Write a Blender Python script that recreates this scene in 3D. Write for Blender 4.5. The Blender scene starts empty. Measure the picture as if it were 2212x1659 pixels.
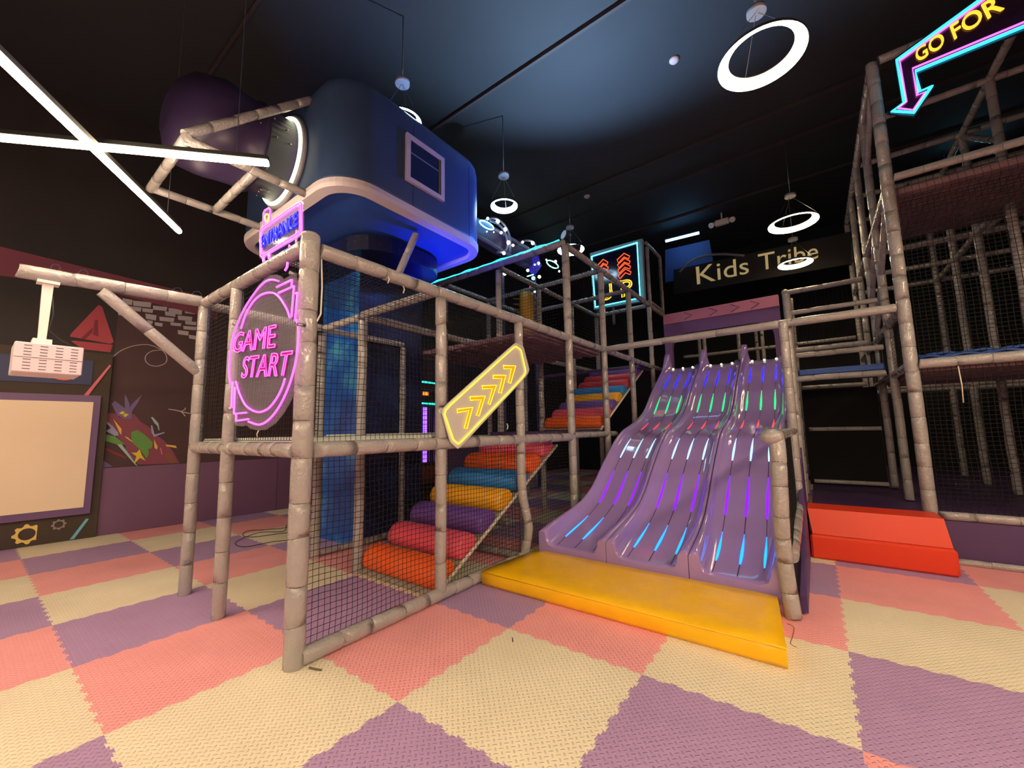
import bpy, math, random
import numpy as np
from mathutils import Vector, Matrix
random.seed(7)
S = bpy.context.scene
COL = S.collection
V = Vector

# ------------------------------------------------------------------ camera
FPX, YAW, PIT, ROL = 874.15, 0.639348, 0.113601, -0.018835
CAM = V((-0.526839, -2.952502, 1.461989))
FW = V((math.cos(YAW)*math.cos(PIT), math.sin(YAW)*math.cos(PIT), math.sin(PIT)))
s0 = V((math.sin(YAW), -math.cos(YAW), 0)); u0 = s0.cross(FW)
RT = s0*math.cos(ROL) + u0*math.sin(ROL); UP = -s0*math.sin(ROL) + u0*math.cos(ROL)
cd = bpy.data.cameras.new('camera'); cam = bpy.data.objects.new('camera', cd); COL.objects.link(cam)
cd.sensor_fit = 'HORIZONTAL'; cd.sensor_width = 36; cd.lens = FPX/2212*36; cd.clip_start = .02; cd.clip_end = 200
m = Matrix((RT, UP, -FW)).transposed().to_4x4(); m.translation = CAM; cam.matrix_world = m
S.camera = cam

# ------------------------------------------------------------------ world and exposure
w = bpy.data.worlds.new('world'); S.world = w; w.use_nodes = True
w.node_tree.nodes['Background'].inputs[0].default_value = (.03, .035, .05, 1)
w.node_tree.nodes['Background'].inputs[1].default_value = .3
S.view_settings.view_transform = 'Standard'; S.view_settings.look = 'None'
S.view_settings.gamma = 1; S.view_settings.use_curve_mapping = False
S.view_settings.exposure = 0.17
L_WARM, L_RING, L_COOL = 118, 24, 24      # brightness of warm tubes, warm rings, cool rings

# a pixel of the photograph carried onto a real plane
def ray(x, y): return FW + RT*((x-1106)/FPX) - UP*((y-829.5)/FPX)
def onp(n, c, x, y):
    d = ray(x, y); n = V(n); return CAM + d*((c - n.dot(CAM))/n.dot(d))
def PX(c, x, y): return onp((1, 0, 0), c, x, y)
def PY(c, x, y): return onp((0, 1, 0), c, x, y)
def PZ(c, x, y): return onp((0, 0, 1), c, x, y)
def PW(x, y, off=0): return onp((.09, 1, 0), 5.94-off, x, y)
def HZ(gx, gy, x, y):
    d = ray(x, y); return CAM.z + d.z*math.hypot(gx-CAM.x, gy-CAM.y)/math.hypot(d.x, d.y)

# ------------------------------------------------------------------ materials
def lin(c):
    return tuple(((v/255)/12.92 if v/255 <= .04045 else ((v/255+.055)/1.055)**2.4) for v in c) + (1,)
MATS = {}
def mat(name, rgb, rough=.5, metal=0, emit=None, strength=0, alpha=1, bump=None, coat=0, noise=None, trans=0):
    if name in MATS: return MATS[name]
    m = bpy.data.materials.new(name); m.use_nodes = True; nt = m.node_tree
    b = nt.nodes['Principled BSDF']; c = lin(rgb)
    b.inputs['Base Color'].default_value = c
    b.inputs['Roughness'].default_value = rough; b.inputs['Metallic'].default_value = metal
    if coat: b.inputs['Coat Weight'].default_value = coat; b.inputs['Coat Roughness'].default_value = .08
    if emit: b.inputs['Emission Color'].default_value = lin(emit); b.inputs['Emission Strength'].default_value = strength
    if alpha < 1: b.inputs['Alpha'].default_value = alpha
    if trans: b.inputs['Transmission Weight'].default_value = trans; b.inputs['IOR'].default_value = 1.2
    tc = nt.nodes.new('ShaderNodeTexCoord')
    nz = nt.nodes.new('ShaderNodeTexNoise')
    if noise:       # (scale, amount): soft unevenness of the colour
        nz.inputs['Scale'].default_value = noise[0]; nz.inputs['Detail'].default_value = 5
        nt.links.new(tc.outputs['Object'], nz.inputs['Vector'])
        mx = nt.nodes.new('ShaderNodeMix'); mx.data_type = 'RGBA'; mx.blend_type = 'MULTIPLY'
        mr = nt.nodes.new('ShaderNodeMapRange'); mr.inputs[1].default_value = .3; mr.inputs[2].default_value = .7
        mr.inputs[3].default_value = 1-noise[1]; mr.inputs[4].default_value = 1
        nt.links.new(nz.outputs['Fac'], mr.inputs[0]); mx.inputs[0].default_value = 1
        mx.inputs[6].default_value = c; nt.links.new(mr.outputs[0], mx.inputs[7])
        nt.links.new(mx.outputs[2], b.inputs['Base Color'])
    if bump:        # (scale, strength, distance)
        n2 = nt.nodes.new('ShaderNodeTexNoise'); n2.inputs['Scale'].default_value = bump[0]; n2.inputs['Detail'].default_value = 3
        nt.links.new(tc.outputs['Object'], n2.inputs['Vector'])
        bp = nt.nodes.new('ShaderNodeBump'); bp.inputs['Strength'].default_value = bump[1]; bp.inputs['Distance'].default_value = bump[2]
        nt.links.new(n2.outputs['Fac'], bp.inputs['Height']); nt.links.new(bp.outputs[0], b.inputs['Normal'])
    MATS[name] = m; return m

def neon(name, rgb, strength=6): return mat('neon_'+name, rgb, .4, emit=rgb, strength=strength)

PAD = mat('pad_vinyl', (164, 158, 160), .18, bump=(38, .85, .012), coat=.5, noise=(9, .12))
TIE = mat('pad_tie', (96, 86, 78), .5)
NET = mat('net_cord', (10, 10, 13), .95)
GREYNET = mat('net_cord_grey', (120, 112, 108), .8)
ROPEW = mat('rope_white', (215, 205, 190), .8)
BLACK = mat('black_paint', (20, 20, 22), .6, noise=(3, .3))
DARKP = mat('purple_dark_pad', (74, 50, 104), .45, bump=(12, .15, .01))
PURPAD = mat('purple_wall_pad', (112, 76, 112), .55, noise=(2, .08))
FRP = mat('slide_fibreglass', (164, 136, 206), .11, coat=.6, noise=(4, .06))
FRPD = mat('slide_seam', (60, 40, 80), .4)
ORG = mat('orange_vinyl', (242, 100, 34), .42, bump=(14, .2, .01))
PNK = mat('pink_vinyl', (230, 88, 114), .42, bump=(14, .2, .01))
PUR = mat('purple_vinyl', (106, 70, 156), .42, bump=(14, .2, .01))
YEL = mat('yellow_vinyl', (236, 168, 28), .4, bump=(14, .2, .01))
BLU = mat('blue_vinyl', (44, 128, 204), .42, bump=(14, .2, .01))
RED = mat('red_vinyl', (196, 50, 58), .42, bump=(14, .2, .01))
SLOT = mat('ramp_webbing', (150, 142, 130), .8, bump=(60, .4, .01))
MATY = mat('mat_yellow_vinyl', (255, 196, 0), .36, bump=(5, .5, .03), noise=(5, .08))
STEPR = mat('step_orange_red_vinyl', (226, 58, 22), .42, bump=(8, .2, .01))
WHITE = mat('white_metal', (232, 224, 222), .4)
STEEL = mat('steel', (150, 150, 158), .3, metal=.9)
DECKM = mat('deck_pad_mint', (206, 212, 202), .6)
DECKU = mat('deck_underside', (140, 108, 118), .7, noise=(6, .3))
BLUEPAD = mat('blue_pad', (40, 78, 160), .5, bump=(20, .5, .02))
PODM = mat('pod_panel_blue', (52, 72, 112), .42, noise=(1.5, .06))
PODB = mat('pod_underside_blue', (50, 84, 170), .35)
TRIM = mat('pod_trim', (206, 196, 204), .4)
GLASS = mat('pod_glass', (60, 80, 120), .05, trans=.6)
TUBEM = mat('tube_purple', (52, 38, 76), .4)
ACR = mat('acrylic_clear', (205, 195, 215), .08, alpha=.13, coat=.3)
ACRM = mat('acrylic_milky', (206, 198, 200), .25, alpha=.93)
ACRD = mat('acrylic_dark', (40, 26, 52), .15, alpha=.9)
CORD = mat('cord_black', (28, 26, 26), .6)

def nebula(name, dark, mid, bright, bias, star=.6):
    m = bpy.data.materials.new(name); m.use_nodes = True; nt = m.node_tree; N = nt.nodes; Lk = nt.links
    b = N['Principled BSDF']; b.inputs['Roughness'].default_value = .3
    tc = N.new('ShaderNodeTexCoord')
    n = N.new('ShaderNodeTexNoise'); n.inputs['Scale'].default_value = 1.1; n.inputs['Detail'].default_value = 7; n.inputs['Roughness'].default_value = .6
    Lk.new(tc.outputs['Object'], n.inputs['Vector'])
    r = N.new('ShaderNodeValToRGB'); e = r.color_ramp.elements
    e[0].position = .30+bias; e[0].color = lin(dark); e[1].position = .72+bias; e[1].color = lin(bright)
    k = e.new(.5+bias); k.color = lin(mid); Lk.new(n.outputs['Fac'], r.inputs[0])
    v = N.new('ShaderNodeTexVoronoi'); v.inputs['Scale'].default_value = 22
    Lk.new(tc.outputs['Object'], v.inputs['Vector'])
    mr = N.new('ShaderNodeMapRange'); mr.inputs[1].default_value = .03; mr.inputs[2].default_value = .13
    mr.inputs[3].default_value = star; mr.inputs[4].default_value = 0; Lk.new(v.outputs['Distance'], mr.inputs[0])
    mx = N.new('ShaderNodeMix'); mx.data_type = 'RGBA'; Lk.new(mr.outputs[0], mx.inputs[0])
    Lk.new(r.outputs[0], mx.inputs[6]); mx.inputs[7].default_value = (.9, .95, 1, 1)
    Lk.new(mx.outputs[2], b.inputs['Base Color'])
    return m
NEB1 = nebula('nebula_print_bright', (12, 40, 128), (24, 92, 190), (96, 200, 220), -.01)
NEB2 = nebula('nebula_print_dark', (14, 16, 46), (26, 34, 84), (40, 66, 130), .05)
NEB3 = nebula('nebula_print_night', (10, 12, 36), (18, 24, 66), (30, 48, 120), .08, .35)

def foam(name, rgb):
    m = bpy.data.materials.new(name); m.use_nodes = True; nt = m.node_tree; N = nt.nodes; Lk = nt.links
    b = N['Principled BSDF']; b.inputs['Roughness'].default_value = .62
    tc = N.new('ShaderNodeTexCoord'); sep = N.new('ShaderNodeSeparateXYZ')
    mp = N.new('ShaderNodeMapping'); mp.inputs['Rotation'].default_value = (0, 0, .78)
    Lk.new(tc.outputs['Object'], mp.inputs[0]); Lk.new(mp.outputs[0], sep.inputs[0])
    def ma(op, a, c=None, clamp=False):
        n = N.new('ShaderNodeMath'); n.operation = op; n.use_clamp = clamp
        for i, q in enumerate((a, c)):
            if q is None: continue
            if isinstance(q, (int, float)): n.inputs[i].default_value = q
            else: Lk.new(q, n.inputs[i])
        return n.outputs[0]
    sx = ma('MULTIPLY', sep.outputs[0], 36); sy = ma('MULTIPLY', sep.outputs[1], 36)
    u = ma('SUBTRACT', ma('FRACT', sx), .5); v = ma('SUBTRACT', ma('FRACT', sy), .5)
    par = ma('FLOORED_MODULO', ma('ADD', ma('FLOOR', sx), ma('FLOOR', sy)), 2)
    ip = ma('SUBTRACT', 1, par)
    a = ma('ADD', ma('MULTIPLY', u, par), ma('MULTIPLY', v, ip))
    c = ma('ADD', ma('MULTIPLY', v, par), ma('MULTIPLY', u, ip))
    a2 = ma('POWER', ma('DIVIDE', a, .46), 2); c2 = ma('POWER', ma('DIVIDE', c, .17), 2)
    h = ma('SUBTRACT', 1, ma('ADD', a2, c2), True)
    bp = N.new('ShaderNodeBump'); bp.inputs['Strength'].default_value = .9; bp.inputs['Distance'].default_value = .006
    Lk.new(h, bp.inputs['Height']); Lk.new(bp.outputs[0], b.inputs['Normal'])
    nz = N.new('ShaderNodeTexNoise'); nz.inputs['Scale'].default_value = 2.2; nz.inputs['Detail'].default_value = 6
    Lk.new(tc.outputs['Object'], nz.inputs['Vector'])
    mr = N.new('ShaderNodeMapRange'); mr.inputs[1].default_value = .3; mr.inputs[2].default_value = .7
    mr.inputs[3].default_value = .9; mr.inputs[4].default_value = 1; Lk.new(nz.outputs['Fac'], mr.inputs[0])
    mx = N.new('ShaderNodeMix'); mx.data_type = 'RGBA'; mx.blend_type = 'MULTIPLY'; mx.inputs[0].default_value = 1
    mx.inputs[6].default_value = lin(rgb); Lk.new(mr.outputs[0], mx.inputs[7]); Lk.new(mx.outputs[2], b.inputs['Base Color'])
    return m
FOAM = [foam('foam_pink', (248, 168, 174)), foam('foam_purple', (180, 146, 194)), foam('foam_cream', (242, 230, 206))]

# ------------------------------------------------------------------ mesh collector
class MB:
    def __init__(s): s.v = []; s.f = []; s.sm = []; s.mi = []; s.cur = 0
    def add(s, vs, fs, smooth=False):
        o = len(s.v); s.v += [tuple(p) for p in vs]
        for f in fs: s.f.append(tuple(i+o for i in f)); s.sm.append(smooth); s.mi.append(s.cur)
        return s
    def box(s, a, b):
        (x0, y0, z0), (x1, y1, z1) = a, b
        v = [(x0,y0,z0),(x1,y0,z0),(x1,y1,z0),(x0,y1,z0),(x0,y0,z1),(x1,y0,z1),(x1,y1,z1),(x0,y1,z1)]
        return s.add(v, [(0,3,2,1),(4,5,6,7),(0,1,5,4),(1,2,6,5),(2,3,7,6),(3,0,4,7)])
    def bbox(s, a, b, r=.02):       # box with chamfered edges
        x0, y0, z0 = a; x1, y1, z1 = b
        X = [x0, x0+r, x1-r, x1]; Y = [y0, y0+r, y1-r, y1]; Z = [z0, z0+r, z1-r, z1]
        ring = lambda i, z: [(X[1], Y[i], z), (X[2], Y[i], z), (X[3-i], Y[1], z), (X[3-i], Y[2], z), (X[2], Y[3-i], z), (X[1], Y[3-i], z), (X[i], Y[2], z), (X[i], Y[1], z)]
        v = ring(1, z0) + ring(0, Z[1]) + ring(0, Z[2]) + ring(1, z1)
        f = [tuple(range(7, -1, -1)), tuple(range(24, 32))]
        for k in range(3):
            for i in range(8): f.append((k*8+i, k*8+(i+1) % 8, k*8+8+(i+1) % 8, k*8+8+i))
        return s.add(v, f)
    def prism(s, pts, d):           # flat polygon (3d points) pushed along d
        n = len(pts); d = V(d); a = [V(p) for p in pts]
        return s.add(a + [p+d for p in a], [tuple(range(n))[::-1], tuple(range(n, 2*n))] + [(i, (i+1) % n, n+(i+1) % n, n+i) for i in range(n)])
    def loft(s, rings, closed=True, caps=True, smooth=True):
        n = len(rings[0]); vs = [p for r in rings for p in r]; fs = []
        for k in range(len(rings)-1):
            for i in range(n if closed else n-1):
                j = (i+1) % n; fs.append((k*n+i, k*n+j, (k+1)*n+j, (k+1)*n+i))
        o = len(s.v); s.add(vs, fs, smooth)
        if caps and closed:
            s.f.append(tuple(o+i for i in range(n))[::-1]); s.f.append(tuple(o+(len(rings)-1)*n+i for i in range(n)))
            s.sm += [False, False]; s.mi += [s.cur]*2
        return s
    def tube(s, path, r, n=8, closed=False, flat=1.0):
        P = [V(p) for p in path]; N = len(P)
        if N < 2: return s
        rr = r if isinstance(r, (list, tuple)) else [r]*N
        T = []
        for i in range(N):
            a = P[(i-1) % N] if (closed or i > 0) else P[i]; b = P[(i+1) % N] if (closed or i < N-1) else P[i]
            t = (b-a); T.append(t.normalized() if t.length > 1e-9 else V((0, 0, 1)))
        t0 = T[0]; up = V((0, 0, 1)) if abs(t0.z) < .9 else V((1, 0, 0)); nn = t0.cross(up).normalized()
        rings = []
        for i in range(N):
            nn = (nn - T[i]*nn.dot(T[i]))
            nn = nn.normalized() if nn.length > 1e-6 else T[i].orthogonal().normalized()
            bb = T[i].cross(nn)
            rings.append([P[i] + nn*rr[i]*math.cos(2*math.pi*k/n) + bb*rr[i]*flat*math.sin(2*math.pi*k/n) for k in range(n)])
        if closed: rings.append(rings[0])
        return s.loft(rings, True, not closed, n > 4)
    def sphere(s, c, r, n=12, k=8, sz=1):
        c = V(c); rings = [[c + V((r*math.sin(math.pi*(i+.001)/(k+.002))*math.cos(2*math.pi*j/n), r*math.sin(math.pi*(i+.001)/(k+.002))*math.sin(2*math.pi*j/n), -r*sz*math.cos(math.pi*i/k))) for j in range(n)] for i in range(k+1)]
        return s.loft(rings)
    def build(s, name, mats, parent=None, label=None):
        me = bpy.data.meshes.new(name); me.from_pydata(s.v, [], s.f); me.update()
        me.polygons.foreach_set('use_smooth', s.sm)
        ms = mats if isinstance(mats, (list, tuple)) else [mats]
        for m_ in ms: me.materials.append(m_)
        if len(ms) > 1: me.polygons.foreach_set('material_index', s.mi)
        o = bpy.data.objects.new(name, me); COL.objects.link(o)
        if parent is not None:
            o.parent = parent; o.matrix_parent_inverse = Matrix.Translation(-parent.location) if parent.type == 'EMPTY' else Matrix.Identity(4)
        if label: o['label'] = label
        return o

def tag(o, label, cat, group=None):
    o['label'] = label; o['category'] = cat
    if group: o['group'] = group
    return o
def thing(name, label, cat, loc=(0, 0, 0), group=None):
    o = bpy.data.objects.new(name, None); COL.objects.link(o); o.location = loc; o.empty_display_size = .1
    return tag(o, label, cat, group)
def struct(o): o['kind'] = 'structure'; return o
def copy_tree(o, loc):
    c = o.copy(); COL.objects.link(c); c.location = loc
    for ch in list(o.children):
        k = ch.copy(); COL.objects.link(k); k.parent = c
    return c
def arc(c, r, a0, a1, n): return [(c[0]+r*math.cos(a0+(a1-a0)*i/n), c[1]+r*math.sin(a0+(a1-a0)*i/n)) for i in range(n+1)]
def rrect(x0, y0, x1, y1, r, n=8):
    p = []
    for cx, cy, a in ((x1-r, y0+r, -math.pi/2), (x1-r, y1-r, 0), (x0+r, y1-r, math.pi/2), (x0+r, y0+r, math.pi)): p += arc((cx, cy), r, a, a+math.pi/2, n)
    return p

# foam-wrapped pipe: glossy vinyl sleeve pinched by ties every foot or so
def sleeve(p0, p1, r=.052, parent=None, name='post', bend=None, label=None, step=.27):
    p0, p1 = V(p0), V(p1); L = (p1-p0).length; n = max(1, round(L/step)); cuts = [0]
    for i in range(1, n): cuts.append(i/n + random.uniform(-.12, .12)/n)
    cuts.append(1); path, rad = [], []; ax = (p1-p0).normalized(); sd = ax.orthogonal().normalized(); sb = ax.cross(sd)
    def at(t):
        q = p0.lerp(p1, t)
        if bend: q = q + V(bend(t))
        return q
    for i in range(n):
        a, b = cuts[i], cuts[i+1]; e = min(.006/L, (b-a)*.2); j = sd*random.uniform(-.002, .002) + sb*random.uniform(-.002, .002)
        for t, k in ((a+e*.3, .945), (a+e*1.2, .99), (a+(b-a)*.3, 1.0), (a+(b-a)*.7, 1.01), (b-e*1.2, .985), (b-e*.3, .945)):
            path.append(at(t)+j*(1 if k > .95 else .3)); rad.append(r*k)
    mb = MB().tube(path, rad, 14); mb.cur = 1
    for t in cuts[1:-1]: mb.tube([at(t-.003/L), at(t+.003/L)], r*.965, 12)
    o = mb.build(name, [PAD, TIE], parent, label)
    return o

# knotted net: every cord is a thin real cord, slightly slack
def net(a, b, c, d, cell=.042, parent=None, sag=.012, r=.0023, material=None, name='net_panel'):
    a, b, c, d = map(V, (a, b, c, d)); nu = max(2, round((b-a).length/cell)); nv = max(2, round((d-a).length/cell))
    nrm = (b-a).cross(d-a).normalized(); rnd = random.Random(int(abs(a.x*991+a.y*77+a.z*13))+nu)
    ph = [rnd.uniform(0, 6.28) for _ in range(6)]
    P = []
    for j in range(nv+1):
        row = []
        for i in range(nu+1):
            u, v = i/nu, j/nv; e = min(u, 1-u, v, 1-v, .12)/.12
            q = a.lerp(b, u).lerp(d.lerp(c, u), v)
            q = q + nrm*(sag*2.2*math.sin(math.pi*u)*math.sin(math.pi*v)*math.sin(ph[0]+u*4)) + (b-a).normalized()*e*.006*math.sin(v*9+ph[1]+u*3) + (d-a).normalized()*e*(.007*math.sin(u*8+ph[2]) + rnd.uniform(-.002, .002))
            row.append(q)
        P.append(row)
    mb = MB()
    for row in P: mb.tube(row, r, 3)
    for i in range(nu+1): mb.tube([P[j][i] for j in range(nv+1)], r, 3)
    return mb.build(name, material or NET, parent)

# text: the built-in font, laid on a plane through its four corner pixels
def text_geo(s):
    cu = bpy.data.curves.new('t', 'FONT'); cu.body = s; cu.resolution_u = 4
    o = bpy.data.objects.new('t', cu); COL.objects.link(o); bpy.context.view_layer.update()
    me = bpy.data.meshes.new_from_object(o.evaluated_get(bpy.context.evaluated_depsgraph_get()))
    v = [(p.co.x, p.co.y) for p in me.vertices]; f = [tuple(p.vertices) for p in me.polygons]
    bpy.data.objects.remove(o); bpy.data.curves.remove(cu); bpy.data.meshes.remove(me)
    # merge doubles
    key, idx, nv = {}, [], []
    for p in v:
        k = (round(p[0], 4), round(p[1], 4))
        if k not in key: key[k] = len(nv); nv.append(p)
        idx.append(key[k])
    f = [tuple(idx[i] for i in q) for q in f]; f = [q for q in f if len(set(q)) == len(q)]
    xs = [p[0] for p in nv]; ys = [p[1] for p in nv]; x0, x1, y0, y1 = min(xs), max(xs), min(ys), max(ys)
    nv = [((p[0]-x0)/(x1-x0), (p[1]-y0)/(y1-y0)) for p in nv]
    cnt = {}
    for q in f:
        for i in range(len(q)):
            e = (q[i], q[(i+1) % len(q)]); cnt[e] = 1
    nxt = {a: b for (a, b) in cnt if (b, a) not in cnt}
    loops = []
    while nxt:
        st = next(iter(nxt)); lp = [st]; k = nxt.pop(st)
        while k != st and k in nxt: lp.append(k); k = nxt.pop(k)
        loops.append(lp)
    return nv, f, loops
def homog(bl, br, tr, tl):
    A = []; B = []
    for (u, v), (x, y) in zip(((0, 0), (1, 0), (1, 1), (0, 1)), (bl, br, tr, tl)):
        A += [[u, v, 1, 0, 0, 0, -x*u, -x*v], [0, 0, 0, u, v, 1, -y*u, -y*v]]; B += [x, y]
    h = np.linalg.solve(np.array(A, float), np.array(B, float))
    return lambda u, v: ((h[0]*u+h[1]*v+h[2])/(h[6]*u+h[7]*v+1), (h[3]*u+h[4]*v+h[5])/(h[6]*u+h[7]*v+1))
def text_on(s, quad, P, nrm, fill=None, line=None, thick=.004, r=.005, parent=None, fname='letters', lname='neon_outline'):
    """quad = bottom-left, bottom-right, top-right, top-left pixels; P carries a pixel onto the plane"""
    nv, f, loops = text_geo(s); H = homog(*quad); n = V(nrm)
    pts = [P(*H(*p)) for p in nv]; out = []; par = list(range(len(nv)))
    def fd(i):
        while par[i] != i: i = par[i]
        return i
    for q in f:
        for i in q[1:]: par[fd(i)] = fd(q[0])
    comp = {}
    for i in range(len(nv)): comp.setdefault(fd(i), []).append(i)
    grp = []
    for k, ids in sorted(comp.items(), key=lambda c: min(nv[i][0] for i in c[1])):
        a_, b_ = min(nv[i][0] for i in ids), max(nv[i][0] for i in ids)
        if grp and a_ < grp[-1][1]-(b_-a_)*.5: grp[-1][1] = max(grp[-1][1], b_); grp[-1][2].add(k)
        else: grp.append([a_, b_, {k}])
    for _, _, ks in grp:
        ff = [q for q in f if fd(q[0]) in ks]; lps = [lp for lp in loops if fd(lp[0]) in ks]; lo_ = None
        if fill:
            mb = MB(); k = len(pts); used = sorted({i for q in ff for i in q}); mp = {i: j for j, i in enumerate(used)}; k = len(used)
            mb.add([pts[i] for i in used] + [pts[i]+n*thick for i in used], [tuple(mp[i]+k for i in q) for q in ff] + [tuple(mp[i] for i in q[::-1]) for q in ff])
            for lp in lps:
                for i in range(len(lp)):
                    a, b = lp[i], lp[(i+1) % len(lp)]; mb.add([pts[a], pts[b], pts[b]+n*thick, pts[a]+n*thick], [(0, 1, 2, 3)])
            lo_ = mb.build('letter', fill, parent); out.append(lo_)
        if line:
            mb = MB()
            for lp in lps: mb.tube([pts[i]+n*(thick+r*.5) for i in lp], r, 6, True)
            out.append(mb.build(lname, line, lo_ or parent))
    return out
def resample(pts, k=4):     # smooth a pixel path (Catmull-Rom)
    out = []; n = len(pts)
    for i in range(n-1):
        p0, p1, p2, p3 = pts[max(i-1, 0)], pts[i], pts[i+1], pts[min(i+2, n-1)]
        for t in [j/k for j in range(k)]:
            out.append(tuple(.5*((2*p1[a]) + (-p0[a]+p2[a])*t + (2*p0[a]-5*p1[a]+4*p2[a]-p3[a])*t*t + (-p0[a]+3*p1[a]-3*p2[a]+p3[a])*t**3) for a in range(2)))
    return out + [pts[-1]]

# ================================================================== ROOM
XMIN, XMAX, YMIN, YTOP = -5.5, 13.0, -9.0, 6.6
CEIL = 6.8
PERIOD = 14
def edge_pts(i, j, along_x):
    """jigsaw edge from grid corner (i,j) one metre along x (or y)"""
    pts = []
    near = -3 <= i <= 7 and -7 <= j <= 6
    if near:
        for k in range(PERIOD):
            a = (k+.5)/PERIOD; w_ = .28/PERIOD; d = .011 if k % 2 else -.011
            if k in (0, PERIOD-1): continue
            pts += [(a-w_*.75, 0), (a-w_*1.25, d), (a+w_*1.25, d), (a+w_*.75, 0)]
    pts = [(0, 0)] + pts + [(1, 0)]
    return [((i+a, j+b) if along_x else (i+b, j+a)) for a, b in pts]
fl = MB()
for i in range(-6, 13):
    for j in range(-9, 7):
        fl.cur = (i+j) % 3
        e = edge_pts(i, j, True)[:-1] + edge_pts(i+1, j, False)[:-1] + edge_pts(i, j+1, True)[::-1][:-1] + edge_pts(i, j, False)[::-1][:-1]
        fl.add([(x, y, 0) for x, y in e], [tuple(range(len(e)))])
struct(fl.build('floor', FOAM))

WOOD = mat('ceiling_black', (40, 43, 50), .75, noise=(.7, .2))
cb = MB().box((XMIN, YMIN, CEIL), (XMAX, YTOP, CEIL+.1)).build('ceiling', WOOD); struct(cb)
RIB = mat('ceiling_rib', (54, 46, 48), .7)
for n_, (x, za) in enumerate(((3.98, 6.78), (8.25, 6.78), (7.3, 6.79), (9.9, 6.78), (1.2, 6.79))):
    o = MB().box((x-.022, YMIN, za-.03), (x+.022, YTOP-.3, CEIL)).build('trim_%d' % (n_+1), RIB); struct(o)
DW = mat('wall_dark', (46, 38, 42), .7, noise=(1.2, .25))
WB = mat('wall_black', (22, 22, 28), .8, noise=(1.2, .3))
def wl(x, off=0): return 5.94-off-.09*x
wb = MB().prism([(XMIN, wl(XMIN), 0), (XMAX, wl(XMAX), 0), (XMAX, wl(XMAX), CEIL), (XMIN, wl(XMIN), CEIL)], (0, .15, 0))
WALL = struct(wb.build('wall_left', DW))
struct(MB().box((XMAX, YMIN, 0), (XMAX+.15, wl(XMAX)+.1, CEIL)).build('wall_back', WB))
struct(MB().box((XMIN, YMIN-.15, 0), (XMAX, YMIN, CEIL)).build('wall_right', WB))
struct(MB().box((XMIN-.15, YMIN, 0), (XMIN, wl(XMIN), CEIL)).build('wall_front', DW))

# mural on the left wall, painted flat shapes
def wpoly(mb, pts, off=.004, th=.003):
    q = [PW(x, y, off) for x, y in pts]; mb.prism(q, (0, -th, 0))
def zp(pts, sc, ox, oy): return [(ox+x*sc, oy+y*sc) for x, y in pts]
Z5 = lambda pts: zp(pts, 260/2157, 200, 830)
Z4 = lambda pts: zp(pts, 500/1257, 0, 540)
MC = {n: mat('mural_'+n, c, .7) for n, c in dict(maroon=(128, 62, 84), purple=(110, 90, 140), green=(92, 140, 70), yellow=(206, 190, 60), gold=(216, 170, 80), teal=(150, 180, 180), lilac=(150, 150, 190), red=(172, 66, 82), dkred=(120, 40, 56), brick=(176, 168, 178), white=(190, 176, 180), rust=(128, 76, 62), pink=(216, 110, 128), dark=(54, 40, 46)).items()}
mural = {k: MB() for k in MC}
def paint(col, pts, off=.004): wpoly(mural[col], pts, off)
MB().prism([(.78, wl(.78, .001), .9), (8.0, wl(8.0, .001), .9), (8.0, wl(8.0, .001), 3.8), (.78, wl(.78, .001), 3.8)], (0, -.002, 0)).build('mural_ground', mat('mural_ground', (74, 48, 54), .7, noise=(1.5, .2)), WALL)
paint('maroon', Z5([(250, 520), (400, 520), (480, 600), (700, 620), (700, 520), (760, 550), (870, 680), (1010, 760), (1120, 900), (1280, 1010), (1440, 1200), (1560, 1420), (820, 1440), (600, 1200), (590, 1090), (450, 950), (380, 800), (240, 640)]))
paint('purple', Z5([(340, 350), (400, 300), (580, 430), (575, 180), (610, 230), (665, 360), (665, 430), (700, 360), (890, 180), (800, 350), (700, 500), (700, 620), (570, 620), (440, 560)]), .009)
paint('yellow', Z5([(470, 520), (540, 480), (580, 510), (530, 545)]), .014)
paint('yellow', Z5([(545, 550), (590, 520), (650, 545), (580, 590)]), .014)
paint('gold', Z5([(370, 620), (520, 800), (515, 910), (480, 860)]), .012)
paint('lilac', Z5([(240, 650), (360, 750), (400, 800), (460, 870), (460, 920), (400, 925), (220, 830), (280, 815), (330, 780), (235, 690)]), .011)
paint('green', Z5([(225, 900), (400, 930), (590, 1085), (520, 1075), (440, 1080), (210, 1010)]), .012)
paint('green', Z5([(690, 860), (800, 815), (930, 900), (1080, 1040), (1060, 1150), (1000, 1160), (1010, 1250), (970, 1330), (850, 1170), (700, 1040)]), .010)
paint('teal', Z5([(440, 1080), (520, 1075), (740, 1370), (810, 1470), (770, 1450)]), .013)
paint('teal', Z5([(1045, 590), (1080, 590), (1180, 700), (1200, 830), (1180, 820), (1160, 745), (1110, 700)]), .010)
paint('lilac', Z5([(1045, 735), (1070, 740), (1110, 900), (1290, 855), (1290, 875), (1100, 945), (1055, 860)]), .012)
paint('yellow', Z5([(570, 940), (620, 945), (720, 1030), (690, 1025)]), .014)
paint('yellow', Z5([(840, 1165), (870, 1240), (890, 1285), (950, 1370), (850, 1320), (740, 1430), (785, 1290), (690, 1225), (790, 1225)]), .016)
paint('gold', Z5([(1100, 985), (1130, 1050), (1170, 1120), (1150, 1170), (1110, 1140)]), .014)
paint('gold', Z5([(1315, 1080), (1490, 1100), (1510, 1145), (1315, 1110)]), .012)
paint('pink', Z5([(1205, 1140), (1225, 1140), (1255, 1260), (1240, 1260)]), .013)
paint('rust', Z5([(1280, 1300), (1370, 1220), (1500, 1350), (1490, 1420), (1400, 1420)]), .012)
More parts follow.
